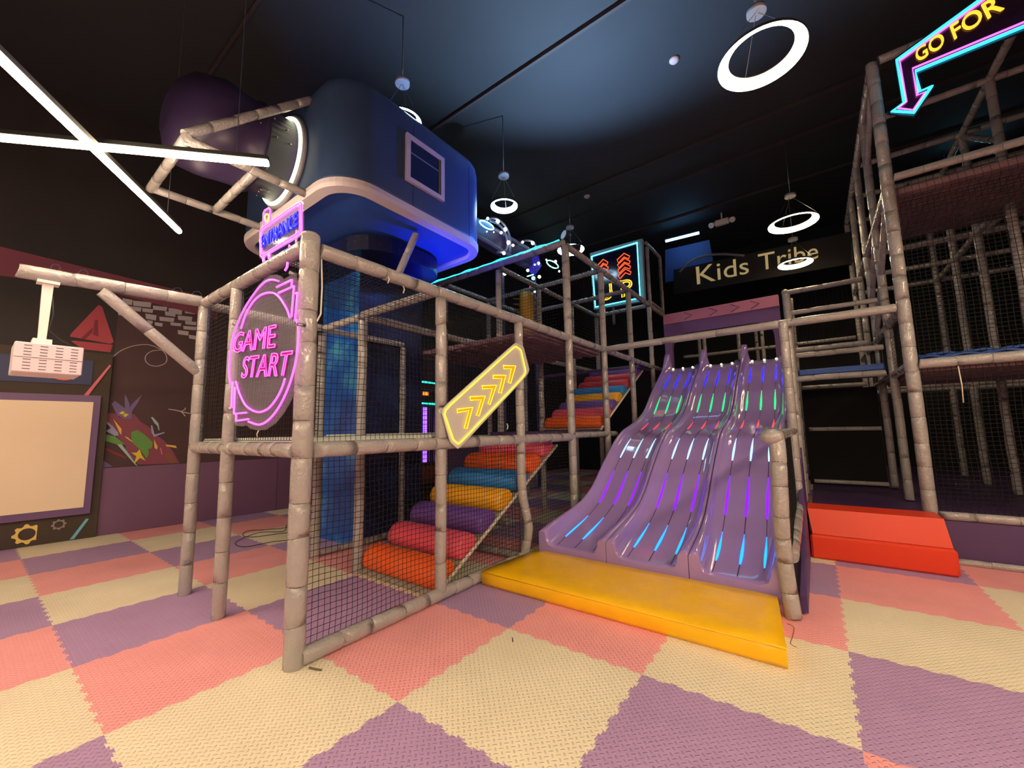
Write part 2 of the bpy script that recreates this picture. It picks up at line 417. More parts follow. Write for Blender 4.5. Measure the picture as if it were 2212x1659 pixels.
paint('dkred', Z5([(190, 1150), (260, 1150), (600, 1290), (600, 1340), (400, 1260)]), .006)
paint('purple', Z5([(180, 1360), (360, 1475), (180, 1500)]), .012)
for q in ([(1355, 440), (1500, 460), (1750, 520), (1740, 532), (1500, 475), (1360, 452)], [(1500, 462), (1610, 500), (1670, 570), (1655, 575), (1600, 510)], [(1600, 470), (1650, 450), (1655, 415), (1668, 430), (1660, 460), (1610, 480)]): paint('white', Z5(q))
# triangle sign painted above the board, brick patch, loops
paint('red', Z4([(535, 298), (555, 310), (618, 500), (600, 510), (380, 470), (385, 455)]), .006)
paint('dkred', Z4([(515, 380), (530, 380), (535, 470), (505, 460)]), .010)
paint('dkred', Z4([(440, 478), (505, 420), (500, 450), (460, 485)]), .010)
paint('red', Z4([(385, 495), (400, 492), (612, 515), (600, 556), (450, 540)]), .006)
br = [(665, 262, 55, 28), (722, 275, 100, 28), (830, 302, 78, 22), (915, 315, 75, 28), (1003, 325, 60, 18), (698, 305, 70, 22), (772, 315, 60, 20), (790, 345, 60, 28), (865, 362, 82, 22), (895, 333, 60, 22), (965, 355, 80, 24), (925, 393, 60, 16), (1005, 385, 62, 18), (840, 392, 44, 18), (995, 412, 72, 18), (965, 435, 60, 22), (1025, 460, 42, 20), (800, 380, 30, 18), (640, 335, 45, 18)]
for x, y, a, b in br: paint('brick', Z4([(x, y), (x+a, y+b*.35), (x+a-4, y+b*1.35), (x+2, y+b)]))
for path in ([(610, 584), (660, 545), (730, 520), (810, 515), (880, 545), (905, 580), (900, 612), (860, 630), (815, 625), (790, 600), (795, 570), (830, 548), (900, 545), (990, 570), (1060, 610)],):
    mural['white'].tube([PW(x, y, .006) for x, y in resample(Z4(path), 4)], .006, 4)
# maroon frieze high on the wall with small hexagons
mural['maroon'].prism([PW(-40, 523, .01), PW(470, 648, .01), PW(470, 690, .01), PW(200, 622, .01), PW(-40, 590, .01)], (0, -.01, 0))
for cx, cy in ((120, 578), (180, 590), (383, 629), (425, 637)):
    mural['lilac'].tube([PW(cx+11*math.cos(a*math.pi/3), cy+8*math.sin(a*math.pi/3), .026) for a in range(6)], .006, 4, True)
for k, mb in mural.items():
    if mb.v: mb.build('mural_paint', MC[k], WALL)

# low purple padding along the left wall
wp_ = MB()
for a, b in ((.76, 3.2), (3.2, 6.2), (6.2, 9.5)):
    wp_.prism([(a+.004, wl(a, .0), .005), (b-.004, wl(b, .0), .005), (b-.004, wl(b), 1.0), (a+.004, wl(a), 1.0)], (0, -.05, 0))
tag(wp_.build('wall_padding', PURPAD), 'low purple padded panelling along the foot of the mural wall', 'padding')

# dark board with the projection screen
t = thing('screen_board', 'tall dark board against the left wall holding a white screen in a purple frame', 'board', (-1.6, 6.0, 0))
BOARD = mat('board_olive', (66, 52, 44), .7, noise=(2, .2))
def quadW(x0, x1, z0, z1, off, th): return [(x0, wl(x0, off), z0), (x1, wl(x1, off), z0), (x1, wl(x1, off), z1), (x0, wl(x0, off), z1)], (0, -th, 0)
MB().prism(*quadW(-4.2, .755, 0.002, 2.76, 0.002, .09)).build('board', BOARD, t)
MB().prism(*quadW(-3.4, .66, .36, 2.10, .092, .05)).build('frame', mat('frame_purple', (104, 74, 122), .5), t, 'purple screen frame')
MB().prism(*quadW(-3.3, .585, .46, 2.00, .142, .01)).build('screen', mat('screen_white', (236, 214, 190), .8), t, 'blank white projection surface')
MB().prism(*quadW(-1.7, .55, 2.26, 2.63, .092, .015)).build('blue_panel', mat('panel_blue', (52, 56, 98), .6), t)
ob = MB(); c = PW(138, 800, .11)
ob.prism([c + V((.155*math.cos(a), 0, .155*math.sin(a)*.95)) for a in [math.pi*2*i/20 for i in range(20)]], (0, -.004, 0)); ob.build('orange_disc', mat('disc_orange', (226, 110, 60), .6), t)
MB().prism([PW(x, y, .11) for x, y in zp([(1640, 1015), (1655, 1045), (1310, 1492), (1240, 1490)], 260/1797, 0, 640)], (0, -.003, 0)).build('pink_stripe', MC['pink'], t)
def gear(px, py, R_, name, m_):
    c = PW(px, py, .096); mb = MB(); o1 = []; 
    for i in range(32):
        r_ = R_ if (i % 4) in (0, 1) else R_*.8; a = 2*math.pi*i/32; o1.append((r_*math.cos(a), r_*math.sin(a)))
    for i in range(32):
        j = (i+1) % 32; a, b = o1[i], o1[j]; ia = (R_*.58*math.cos(2*math.pi*i/32), R_*.58*math.sin(2*math.pi*i/32)); ib = (R_*.58*math.cos(2*math.pi*j/32), R_*.58*math.sin(2*math.pi*j/32))
        mb.prism([c+V((x, -.09*x*0, z)) for x, z in (a, b, ib, ia)], (0, -.004, 0))
    mb.build(name, m_, t)
gear(58, 1154, .135, 'yellow_gear', mat('gear_yellow', (232, 196, 110), .6)); gear(127, 1133, .075, 'grey_gear', mat('gear_grey', (140, 124, 124), .6))
MB().prism([PW(x, y, .096) for x, y in ((186, 1120), (192, 1121), (160, 1164), (150, 1166))], (0, -.004, 0)).build('blue_stripe', mat('stripe_blue', (110, 180, 206), .6), t)

# ================================================================== CEILING LIGHTS
WARM = (255, 228, 188)
TUBEW = mat('added_tube_warm', WARM, .4, emit=WARM, strength=L_WARM)
TUBEV = mat('tube_light_warm_soft', WARM, .4, emit=WARM, strength=L_WARM*.5)
def tube_light(a, b, label, soft=True):
    a, b = V(a), V(b); c = (a+b)/2
    t = thing('tube_light', label, 'ceiling light', c, 'long warm ceiling tubes')
    d = (b-a).normalized(); sd = d.cross(V((0, 0, 1))).normalized()
    MB().tube([a, b], .026, 10).build('diffuser', TUBEV if soft else TUBEW, t)
    mb = MB(); up = V((0, 0, .025)); h = V((0, 0, .035))
    for s_ in (-1,): 
        q = [a-sd*.02+up, a+sd*.02+up, b+sd*.02+up, b-sd*.02+up]; mb.prism(q, h)
    mb.build('housing', BLACK, t)
    for k in (.06, .94): p = a.lerp(b, k)+V((0, 0, .05)); MB().tube([p, (p.x, p.y, CEIL)], .003, 4).build('hanging_wire', STEEL, t)
    return t
e1 = PZ(3.62, 387, 500); d1 = (PZ(3.62, 0, 126)-e1); e2 = PZ(3.69, 579, 353); d2 = (PZ(3.69, 0, 298)-e2)
tube_light(e1, e1+d1.normalized()*4.2, 'long glowing warm tube crossing in front, running from upper left down to mid left')
tube_light(e2, e2+d2.normalized()*4.0, 'long glowing warm tube lying nearly level, ending before the dark purple crawl tube')
def fill_trough(a, b, label):  # unseen tubes added behind and beside the camera to brighten the floor
    t = tube_light(a, b, label, False); a, b = V(a), V(b); sd = (b-a).normalized().cross(V((0, 0, 1))).normalized()
    for q in (-1, 1): MB().prism([a+sd*q*.03+V((0, 0, .04)), b+sd*q*.03+V((0, 0, .04)), b+sd*q*.22-V((0, 0, .015)), a+sd*q*.22-V((0, 0, .015))], (0, 0, .008)).build('baffle_wing', WHITE, t)  # wings added to block the upward light of these tubes
for a, b in (((-4.6, -1.6, 3.3), (-3.6, -6.2, 3.3)), ((-3.2, -7.2, 3.3), (1.4, -7.6, 3.3)), ((-2.4, -2.6, 3.5), (-.6, -5.6, 3.5)), ((-4.4, 3.6, 3.5), (-2.2, .4, 3.5)), ((.0, -5.7, 3.9), (4.6, -6.2, 3.9))):
    fill_trough(a, b, 'shaded warm tube added out of view to brighten the floor')

def ring_light(c, R_, label, cool=False, rod=True, group='hanging ring lights', wid=.075):
    t = thing('ring_light', label, 'ring light', c, group); c = V(c); n = 48
    col = (190, 228, 255) if cool else (255, 226, 176)
    em = mat('ring_cool' if cool else 'ring_warm', col, .4, emit=col, strength=L_COOL if cool else L_RING)
    def ring(r0, r1, z0, z1, name, m_):
        rings = [[c+V((r*math.cos(2*math.pi*i/n), r*math.sin(2*math.pi*i/n), z)) for i in range(n)] for r, z in ((r0, z0), (r1, z0), (r1, z1), (r0, z1), (r0, z0))]
        MB().loft(rings, True, False, False).build(name, m_, t)
    def cone(prof_, name, m_):
        rings = [[c+V((r*math.cos(2*math.pi*i/n), r*math.sin(2*math.pi*i/n), z)) for i in range(n)] for r, z in prof_]
        MB().loft(rings, True, False, True).build(name, m_, t)
    cone([(R_-.012, .0), (R_, .004), (R_, .02), (R_-wid*.9, .075), (R_-wid, .072), (R_-wid*.95, .066), (R_-.012, .0)], 'diffuser', em)
    cone([(R_+.004, .012), (R_+.012, .02), (R_-.004, .05), (R_-wid, .085), (R_-wid*.8, .077), (R_+.004, .024), (R_+.004, .012)], 'housing', mat('ring_housing', (44, 44, 48), .4))
    hub = c+V((0, 0, .55)); MB().tube([hub-V((0, 0, .02)), hub+V((0, 0, .03))], .09, 16).build('canopy_disc', mat('ring_canopy', (150, 152, 160), .4), t)
    for k in range(3):
        a = 2*math.pi*k/3+.5; MB().tube([c+V((R_*.95*math.cos(a), R_*.95*math.sin(a), .1)), hub], .003, 4).build('hanging_wire', STEEL, t)
    MB().tube([hub, (c.x, c.y, CEIL)], .008, 6).build('stem', STEEL, t)
    return t
def ringpos(px, py, z): return PZ(z, px, py)
ring_light(ringpos(1644, 130, 5.15), .39, 'large warm ring light hanging nearest, high at upper right', wid=.1)
ring_light(ringpos(1713, 484, 5.15), .39, 'warm ring light hanging just above the painted shop-name banner', wid=.1)
ring_light(ringpos(1718, 571, 4.85), .31, 'warm ring light hanging lowest in the photo in front of the banner letters', wid=.09)
ring_light(ringpos(1089, 447, 5.15), .22, 'small cool white ring light just right of the blue pod', True, wid=.06)
ring_light(ringpos(868, 266, 5.3), .24, 'cool white ring light half hidden behind the top of the blue pod', True, wid=.06)
ring_light(ringpos(1233, 541, 5.5), .3, 'cool ring light seen behind the top bar of the climbing frame', True, wid=.07)
ring_light((0.6, -6.6, 5.15), .39, 'warm ring light added out of view behind the camera', wid=.1)  # unseen ring, added for more warm light on the floor

for k, (px, py, nm, lb) in enumerate(((1456, 128, 'smoke_detector', 'small pale round detector on the dark ceiling left of the big ring light'), (1268, 423, 'smoke_detector', 'small pinkish round detector on the ceiling left of the black banner'))):
    p = PZ(CEIL, px, py); mb = MB().loft([[p+V((r*math.cos(a*math.pi/8), r*math.sin(a*math.pi/8), z)) for a in range(16)] for r, z in ((.07, 0), (.07, -.02), (.05, -.045), (.02, -.05))])
    tag(mb.build(nm, mat('detector', (196, 170, 170), .5)), lb, 'detector')
p = PZ(6.5, 1560, 484); t = thing('emergency_light', 'white twin-head emergency lamp on the ceiling above the banner', 'lamp', p)
MB().bbox(p+V((-.06, -.16, -.02)), p+V((.06, .16, .12)), .02).build('body', WHITE, t)
for s_ in (-1, 1): MB().tube([p+V((0, s_*.2, .06)), p+V((-.09, s_*.24, -.0))], [.05, .07], 12).build('lamp_head', WHITE, t)
MB().tube([p+V((0, 0, .1)), (p.x, p.y, CEIL)], .02, 8).build('stem', WHITE, t)
# ================================================================== MAIN CLIMBING FRAME
YF = -.21
fr = thing('climbing_frame', 'large climbing frame of beige padded pipes and black nets left of the slide', 'climbing frame', (2.2, .8, 0))
def P_(x, y, z0, z1, r=.052, **k): return sleeve((x, y, z0), (x, y, z1), r, fr, 'post', **k)
def BX(x0, x1, y, z, r=.05, z1=None, **k): return sleeve((x0, y, z), (x1, y, z if z1 is None else z1), r, fr, 'crossbar', **k)
def BY(x, y0, y1, z, r=.05, z1=None, **k): return sleeve((x, y0, z), (x, y1, z if z1 is None else z1), r, fr, 'crossbar', **k)
P_(.83, YF+.03, 0, 2.86, .066)
cap = MB().sphere((.83, YF+.03, 2.86), .066, 14, 6, .45).build('post_cap', PAD, fr)
P_(.81, 1.04, 0, 2.74); P_(.81, 1.88, 0, 2.76)
P_(2.06, YF, .07, 1.30); P_(2.06, YF, 1.40, 2.72)
P_(3.31, YF, .02, 2.72, bend=lambda t: (.05*math.exp(-((t-.13)/.09)**2), -.045*math.exp(-((t-.13)/.09)**2), 0), step=.2)
P_(4.54, YF, .0, 4.15, .056); P_(5.76, YF, .0, 4.10); P_(7.05, YF, .9, 4.10); P_(8.3, YF, 1.6, 4.10, .05); P_(9.5, YF, 2.0, 4.10, .05)
for x in (2.06, 3.31): P_(x, 1.05, 0, 2.72)
P_(2.06, 1.93, 0, 2.72); P_(3.31, 1.93, 0, 2.72, .045)
for x in (4.54, 5.76, 7.05, 8.3): P_(x, 1.05, 0, 4.1)
for x in (4.54, 5.76, 7.05): P_(x, 2.3, 0, 4.1, .048)
# bars
BX(.86, 3.5, YF, .055, .055)
BX(.89, 4.5, YF, 1.355, .056); BX(4.58, 6.1, YF, 1.375, .045)
BX(.89, 4.5, YF, 2.765, .055); BX(4.58, 9.6, YF, 2.775, .05)
BY(.81, YF+.06, 1.88, 1.355, .054); BY(.81, YF+.06, 1.88, 2.785, .052)
BX(4.58, 9.6, YF, 4.16, .05)
BY(4.54, YF+.02, 3.6, 4.2, .052)
BY(2.06, YF+.05, 1.05, 2.79, .045); BX(.85, 2.02, 1.88, 2.77, .045); BX(.85, 2.02, 1.88, 1.36, .045)
BX(2.1, 4.5, 1.05, 2.77, .045); BX(2.1, 4.5, 1.05, 1.36, .04); BX(4.58, 8.3, 1.05, 2.77, .045); BX(4.58, 8.3, 1.05, 4.15, .045)
BY(2.06, 1.1, 1.9, 2.77, .045); BX(2.1, 3.3, 1.93, 2.77, .04)
BY(5.76, YF+.05, 2.3, 4.15, .045); BY(7.05, YF+.05, 2.3, 4.15, .045); BX(4.58, 7.0, 2.3, 4.15, .045); BX(4.58, 7.0, 2.3, 2.77, .045)
BY(8.3, YF+.05, 1.05, 4.15, .045); BY(4.54, YF+.05, 2.3, 2.72, .045); BY(5.76, YF+.05, 1.05, 1.36, .045); BY(3.31, YF+.05, 1.0, .06, .04)
BX(2.1, 3.27, 1.93, .05, .04); BX(.85, 2.02, 1.88, 2.2, .03) if False else None
# arm carrying the projector and its brace
sleeve((.78, 1.88, 2.80), (-.39, 1.88, 2.76), .056, fr, 'arm', label='horizontal arm carrying the projector', step=.33)
sleeve((.79, 1.88, 2.09), (.07, 1.88, 2.72), .05, fr, 'arm_brace', step=.4)
# bars that run over the slide to the other frame
BY(5.77, YF-.04, -3.80, 2.78, .052, step=.9)
# rail beside the slide: bent front post with a round cap, rail, back posts
P_(3.34, -2.70, 0, 1.36, .058, bend=lambda t: (.035*math.sin(t*7)-.0, .02*math.sin(t*5)+.03*t, 0), step=.2)
MB().sphere((3.345, -2.66, 1.37), .085, 14, 8, .75).build('post_cap', PAD, fr)
sleeve((3.40, -2.67, 1.37), (5.4, -2.73, 1.39), .045, fr, 'hand_rail')
P_(5.42, -2.73, .45, 2.74, .05); P_(5.86, -2.76, .45, 2.74, .045); P_(4.95, -2.74, .30, 1.36, .045)
sleeve((3.45, -2.72, .42), (4.9, -2.74, .62), .045, fr, 'lower_rail')
P_(7.05, -2.75, .45, 3.52, .05); P_(8.27, -2.70, .45, 3.88, .05)
MB().sphere((8.27, -2.70, 3.88), .06).build('post_cap', PAD, fr)
BY(8.27, -2.70, -3.78, 3.87, .045); BY(8.27, -2.75, -3.80, 2.79, .045); BY(7.05, -2.75, -3.80, 2.16, .045); BY(7.05, -2.75, -3.80, 3.2, .035)
BY(7.05, -2.8, -3.8, 2.52, .04); BY(9.5, -2.8, -3.8, 2.2, .04); BY(9.5, -2.8, -3.8, 1.35, .035); sleeve((9.5, -2.8, 1.7), (9.5, -3.8, 1.45), .03, fr, 'brace')
for x, y in ((10.7, -.7), (10.7, -1.6), (10.7, -2.1), (9.6, -2.75), (11.6, -1.9), (9.5, -1.05)): P_(x, y, .45, 4.1, .042)
BY(10.7, -.3, -3.8, 3.3, .04)
MB().bbox((7.07, -3.8, 2.2), (8.2, -2.8, 2.30), .02).build('deck_pad', BLUEPAD, fr, 'blue padded deck between the slide top and the tall frame')
# decks
MB().bbox((.86, -.15, 1.385), (2.02, 1.84, 1.435), .01).build('deck', DECKM, fr, 'pale mint padded deck floor')
MB().bbox((2.1, .995, 1.40), (3.28, 1.85, 1.45), .01).build('deck', DECKM, fr, 'pale mint padded deck floor')
MB().bbox((4.2, -.16, 1.38), (5.72, 1.0, 1.44), .01).build('deck', DARKP, fr, 'purple padded deck floor')
MB().bbox((3.75, -.16, 2.68), (5.7, 2.25, 2.75), .01).build('deck', DECKU, fr, 'dusty pink deck seen from below')
MB().bbox((7.6, -.16, 2.68), (9.6, 2.25, 2.75), .01).build('deck', DARKP, fr, 'purple upper deck')
sl = MB()
for i in range(9): sl.box((3.8, -.1+.26*i, 2.655), (5.68, .0+.26*i, 2.68))
sl.build('deck_slats', DECKU, fr)
# nets
def N(a, b, c, d, **k): return net(a, b, c, d, parent=fr, **k)
def NX(x0, x1, y, z0, z1, **k): return N((x0, y, z0), (x1, y, z0), (x1, y, z1), (x0, y, z1), **k)
def NY(x, y0, y1, z0, z1, **k): return N((x, y0, z0), (x, y1, z0), (x, y1, z1), (x, y0, z1), **k)
g = .05
NX(.89, 2.02, YF+.03, .1, 1.31); NX(2.10, 3.30, YF+.03, .1, 1.31); NX(3.33, 4.5, YF+.04, .1, 1.31)
NX(.89, 2.02, YF+.03, 1.40, 2.72); NX(2.10, 3.27, YF+.04, 1.40, 2.72); NX(3.35, 4.5, YF+.04, 1.40, 2.72)
NX(4.6, 5.72, YF+.04, 1.42, 2.72, cell=.05); NX(4.6, 5.72, YF+.04, 2.82, 4.1, cell=.05); NX(5.8, 7.0, YF+.04, 2.82, 4.1, cell=.055)
NY(.83, -.12, .99, 1.42, 2.72); NY(.83, 1.09, 1.83, 1.42, 2.72)
NX(.85, 2.02, 1.88, 1.42, 2.72); NX(2.1, 3.27, 1.05, 1.42, 2.72, cell=.05)
NX(3.35, 4.5, 1.05, 1.42, 2.72, cell=.05)
N((.83, -.15, 2.77), (2.02, -.15, 2.77), (2.02, 1.0, 2.77), (.83, 1.0, 2.77))
N((2.1, -.15, 2.76), (3.6, -.15, 2.76), (3.6, 1.0, 2.76), (2.1, 1.0, 2.76), cell=.05)
NY(4.56, -.15, 1.0, 2.8, 4.15, cell=.05); NY(4.56, 1.1, 2.25, 2.8, 4.15, cell=.055)
NX(4.6, 5.72, 1.05, 2.82, 4.1, cell=.06); NX(4.6, 7.0, 2.3, 2.82, 4.1, cell=.07)
NX(2.1, 3.28, 1.05, .1, 1.32, cell=.05)
NX(3.45, 4.9, -2.72, .5, 1.33, cell=.03, r=.003)
NY(8.27, -3.75, -2.78, 2.85, 3.83, cell=.06)
NX(5.9, 7.0, -2.76, .5, 2.6, cell=.06)
NY(3.33, YF+.06, 1.0, .1, 1.3, cell=.05)
# loose tie ends
for px, py in ((838, 596), (871, 618), (1095, 915)):
    p = PY(YF-.03, px, py); MB().tube([p, p+V((.005, -.01, -.03)), p+V((-.004, -.005, -.065))], .006, 5).build('tie_end', ROPEW, fr)
# cable down the corner post
MB().tube([(.9, -.2, 2.78), (.905, -.22, 2.5), (.9, -.225, 2.3), (.87, -.235, 2.24)], .006, 6).build('white_cable', WHITE, fr)

# cyan rope light on the upper side bar
CY = neon('cyan', (30, 214, 232), 7)
lp = MB(); pts = [V((4.53+.012*math.sin(i*.9), YF+.0+.1*i, 4.262+.007*math.sin(i*1.7))) for i in range(1, 38)]
lp.tube(pts, .011, 6); tag(lp.build('rope_light', CY), 'cyan glowing rope light along the upper side bar of the climbing frame', 'rope light')

# ------------------------------------------------------------------ foam roller stairs
def roller_stair(label, x0, z0, x1, z1, y0, y1, cols, loc):
    t = thing('roller_stair', label, 'stairs', loc)
    L = math.hypot(x1-x0, z1-z0); ux, uz = (x1-x0)/L, (z1-z0)/L
    n = len(cols); r = L/n*.46
    th = .03
    MB().prism([(x0-ux*.02, y0, z0-uz*.02), (x1, y0, z1), (x1-uz*-0.0, y0, z1-th), (x0+.04, y0, z0-uz*.02)], (0, y1-y0, 0)).build('ramp', SLOT, t, 'grey webbing ramp under the rollers')
    for s_, y in ((0, y0-.012), (1, y1+.012)):
        rp = MB().tube([(x0-.02, y, z0-.01), (x1, y, z1-.01)], .017, 8).build('edge_rope', ROPEW if s_ == 0 else SLOT, t)
    for i, (nm, m_) in enumerate(cols):
        c = ((i+.5)/n)*L; cx, cz = x0+ux*c-uz*.02, z0+uz*c+ux*.02
        rings = []
        for yy, k in ((y0+.015, .86), (y0+.03, .95), (y0+.08, 1), (y0+(y1-y0)*.5, 1.0), (y1-.08, 1), (y1-.03, .95), (y1-.015, .86)):
            ring = []
            for j in range(20):
                a = 2*math.pi*j/20; px, pz = math.cos(a), math.sin(a)
                if pz < -.1: pz = -.1+(pz+.1)*.2
                rr = r*k*(1+.012*math.sin(j*3+i)); lx, lz = px*rr*.94, (pz+.1)*rr*.80
                ring.append((cx+ux*lx-uz*lz, yy, cz+uz*lx+ux*lz))
            rings.append(ring)
        MB().loft(rings).build('foam_roller', m_, t, nm+' foam roller')
    return t
roller_stair('lower flight of coloured foam rollers climbing behind the front net', 2.07, .025, 4.24, 1.26, -.13, 1.01,
    [('orange', ORG), ('pink', PNK), ('purple', PUR), ('yellow', YEL), ('blue', BLU), ('orange', ORG), ('red pink', PNK)], (2.2, .4, 0))
roller_stair('upper flight of coloured foam rollers left of the slide top', 5.68, 1.46, 7.85, 2.66, -.13, .98,
    [('orange', ORG), ('pink', PNK), ('purple', PUR), ('yellow', YEL), ('blue', BLU), ('red', RED), ('pink red', RED), ('purple', PUR)], (5.8, .4, 1.4))

# ------------------------------------------------------------------ slides (three lanes side by side)
PROF = [(3.42, .165), (3.6, .215), (3.85, .285), (4.14, .39), (4.38, .51), (4.62, .68), (4.87, .875), (5.12, 1.04), (5.35, 1.19), (5.58, 1.305), (5.8, 1.365), (6.0, 1.41), (6.25, 1.475), (6.5, 1.56), (6.75, 1.68), (6.97, 1.85), (7.18, 2.02), (7.48, 2.21), (7.75, 2.385), (7.98, 2.53), (8.2, 2.655), (8.35, 2.70), (8.5, 2.72)]
def prof(x):
    for (a, za), (b, zb) in zip(PROF, PROF[1:]):
        if a <= x <= b: return za+(zb-za)*(x-a)/(b-a)
    return PROF[-1][1] if x > 8 else PROF[0][1]
XS = [3.42+(8.5-3.42)*i/64 for i in range(65)]
def zs(x): return sum(prof(min(max(x+d, 3.42), 8.5)) for d in (-.12, -.06, 0, .06, .12))/5
def ymap(lane, x):      # left and right edge of a lane: it flares a little at the foot
    k = min(1, max(0, (4.6-x)/1.0)); k = k*k*(3-2*k)
    top = (-.49, -1.205, -1.92, -2.64); foot = (-.35, -1.155, -1.94, -2.66)
    return tuple(top[i]+(foot[i]-top[i])*k for i in (lane, lane+1))
WHT = neon('pale_blue', (150, 205, 240), 1.6)
STR = [('blue', neon('deep_blue', (14, 16, 250), 4.5), 7.45, 7.98), ('green', neon('green', (10, 200, 90), 2.6), 6.76, 7.2), ('red', neon('red', (220, 60, 70), 1.2), 6.05, 6.45), ('pale blue', WHT, 5.12, 5.58), ('violet', neon('violet', (88, 6, 235), 3.4), 4.38, 4.88), ('cyan', neon('sky', (16, 120, 235), 3.0), 3.68, 4.14)]
for lane in range(3):
    nm = ('left lane of the purple wave slide, beside the padded climbing frame', 'middle lane of the purple wave slide', 'right lane of the purple wave slide, behind the capped beige post')[lane]
    t = thing('wave_slide', nm, 'slide', (3.5, -.85-.72*lane, 0), 'three purple slide lanes')
    rings = []
    for x in XS:
        z = zs(x); yl, yr = ymap(lane, x); W = yl-yr; foot = min(1, max(0, (4.3-x)/.9))
        h = .105+.075*foot; hl = h; hr = h
        if x > 7.85: b_ = math.exp(-((x-8.28)/.17)**2); hl += .24*b_; hr = h*(1-.5*min(1, (x-7.85)/.3))
        if x < 3.6: q = (3.6-x)/.18; hl *= 1-.12*q*q; hr *= 1-.12*q*q
        lip = .035+.04*foot + (.06*math.exp(-((x-8.28)/.17)**2) if x > 7.85 else 0); R_ = .10
        s = []
        # outer skin left, lip, bowl, lip, outer skin right
        s.append((yl-.004, z-.12)); s.append((yl-.004, z+hl-.03)); s.append((yl-.008, z+hl-.008)); s.append((yl-.02, z+hl)); s.append((yl-lip, z+hl-.004))
        s.append((yl-lip-.014, z+hl-.025)); s.append((yl-lip-.02, z+max(.05, hl*.5))); s.append((yl-lip-.045, z+.025)); s.append((yl-lip-R_, z+.002))
        for k in range(1, 6): s.append((yl-lip-R_-(W-2*lip-2*R_)*k/6, z-.004*math.sin(math.pi*k/6)))
        s.append((yr+lip+R_, z+.002)); s.append((yr+lip+.045, z+.025)); s.append((yr+lip+.02, z+max(.05, hr*.5))); s.append((yr+lip+.014, z+hr-.025))
        s.append((yr+lip, z+hr-.004)); s.append((yr+.02, z+hr)); s.append((yr+.008, z+hr-.008)); s.append((yr+.004, z+hr-.03)); s.append((yr+.004, z-.12))
        rings.append([(x, y, zz) for y, zz in s])
    MB().loft(rings, True, True, True).build('slide_chute', FRP, t)
    for k in range(3):
        fr_ = (.245, .515, .775)[k]
        yk = lambda x: ymap(lane, x)[0]-(ymap(lane, x)[0]-ymap(lane, x)[1])*fr_
        gr = MB().tube([(x, yk(x), zs(x)+.0005) for x in XS if 3.45 <= x <= 8.15], .0035, 5).build('seam', FRPD, t)
        for cn, m_, a, b in STR:
            if lane == 0 and k == 2 and cn in ('cyan',): continue
            n = 12; ps = [(a+(b-a)*i/n) for i in range(n+1)]
            # a soft-edged glowing slot: thin lens pressed onto the bed
            path = [(x, yk(x), zs(x)+.003) for x in ps]; rad = [(.003 + .0115*math.sin(math.pi*min(1, .12+i/n*.95))*(1-.35*i/n)) for i in range(n+1)]
            mb = MB(); L_ = []
            for (x, y, z), r_ in zip(path, rad): L_.append([(x, y+r_, z-.002), (x, y+r_*.7, z+.002), (x, y, z+.0035), (x, y-r_*.7, z+.002), (x, y-r_, z-.002)])
            mb.loft(L_).build('light_slot', m_, t, cn+' light slot')
        MB().sphere((8.2, yk(8.2), zs(8.2)+.02), .022, 10, 6).build('bulb', neon('bulb', (225, 245, 190), 1.5), t)
# purple side panel closing the slide on the right
sp = MB(); pts = [(3.46, .02), (5.7, .02), (5.7, 1.18), (5.35, 1.05), (5.12, .9), (4.87, .74), (4.62, .55), (4.38, .38), (4.14, .26), (3.46, .14)]
sp.prism([(x, -2.79, z) for x, z in pts], (0, .045, 0)); tag(sp.build('side_panel', DARKP), 'purple padded panel closing the right side under the slide', 'panel')

# yellow crash mat
t = thing('crash_mat', 'thick yellow vinyl crash mat on the floor at the foot of the slides', 'mat', (2.95, -1.5, 0))
a, b, c, d = [(x, y) for x, y in ((2.53, -.275), (3.405, -.325), (3.395, -2.60), (2.53, -2.70))]
mb = MB(); n = 16; rows = []
for i in range(n+1):
    u = i/n; A_ = V((a[0]+(d[0]-a[0])*u, a[1]+(d[1]-a[1])*u, 0)); B_ = V((b[0]+(c[0]-b[0])*u, b[1]+(c[1]-b[1])*u, 0)); e = .02 if i in (0, n) else 0
    lift = .0
    wv = .004*math.sin(i*1.9); ring = [A_+V((.012, 0, .004)), A_+V((0, 0, .03)), A_+V((-.004, 0, .07)), A_+V((.0, 0, .118+wv*.5)), A_+V((.02, 0, .135+wv-e*.3))]
    for k in range(1, 6): ring.append(A_.lerp(B_, k/6)+V((0, 0, .138+.004*math.sin(k*1.3+i*.7)-e*.3)))
    ring += [B_+V((-.02, 0, .135-e*.3)), B_+V((0, 0, .12)), B_+V((0, 0, .03)), B_+V((-.01, 0, .004))]
    if i in (0, n):
        sgn = 1 if i == 0 else -1
    rows.append(ring)
mb.loft(rows).build('cover', MATY, t)
MB().tube([V((a[0]-.003, a[1], .122)), V((d[0]-.003, d[1], .122))], .004, 5).build('piping', MATY, t)

# ------------------------------------------------------------------ red step
t = thing('padded_step', 'bright orange-red two-tier padded step against the raised platform', 'step', (5.4, -3.34, 0))
MB().bbox((5.16, -3.93, .003), (5.42, -2.80, .25), .02).build('lower_tier', STEPR, t)
MB().prism([(5.23, -3.915, .252), (5.69, -3.915, .252), (5.69, -3.885, .515), (5.29, -3.885, .515)], (0, 1.09, 0)).build('upper_tier', STEPR, t)
MB().bbox((5.44, -3.90, .004), (5.69, -2.81, .25), .01).build('back_block', STEPR, t)

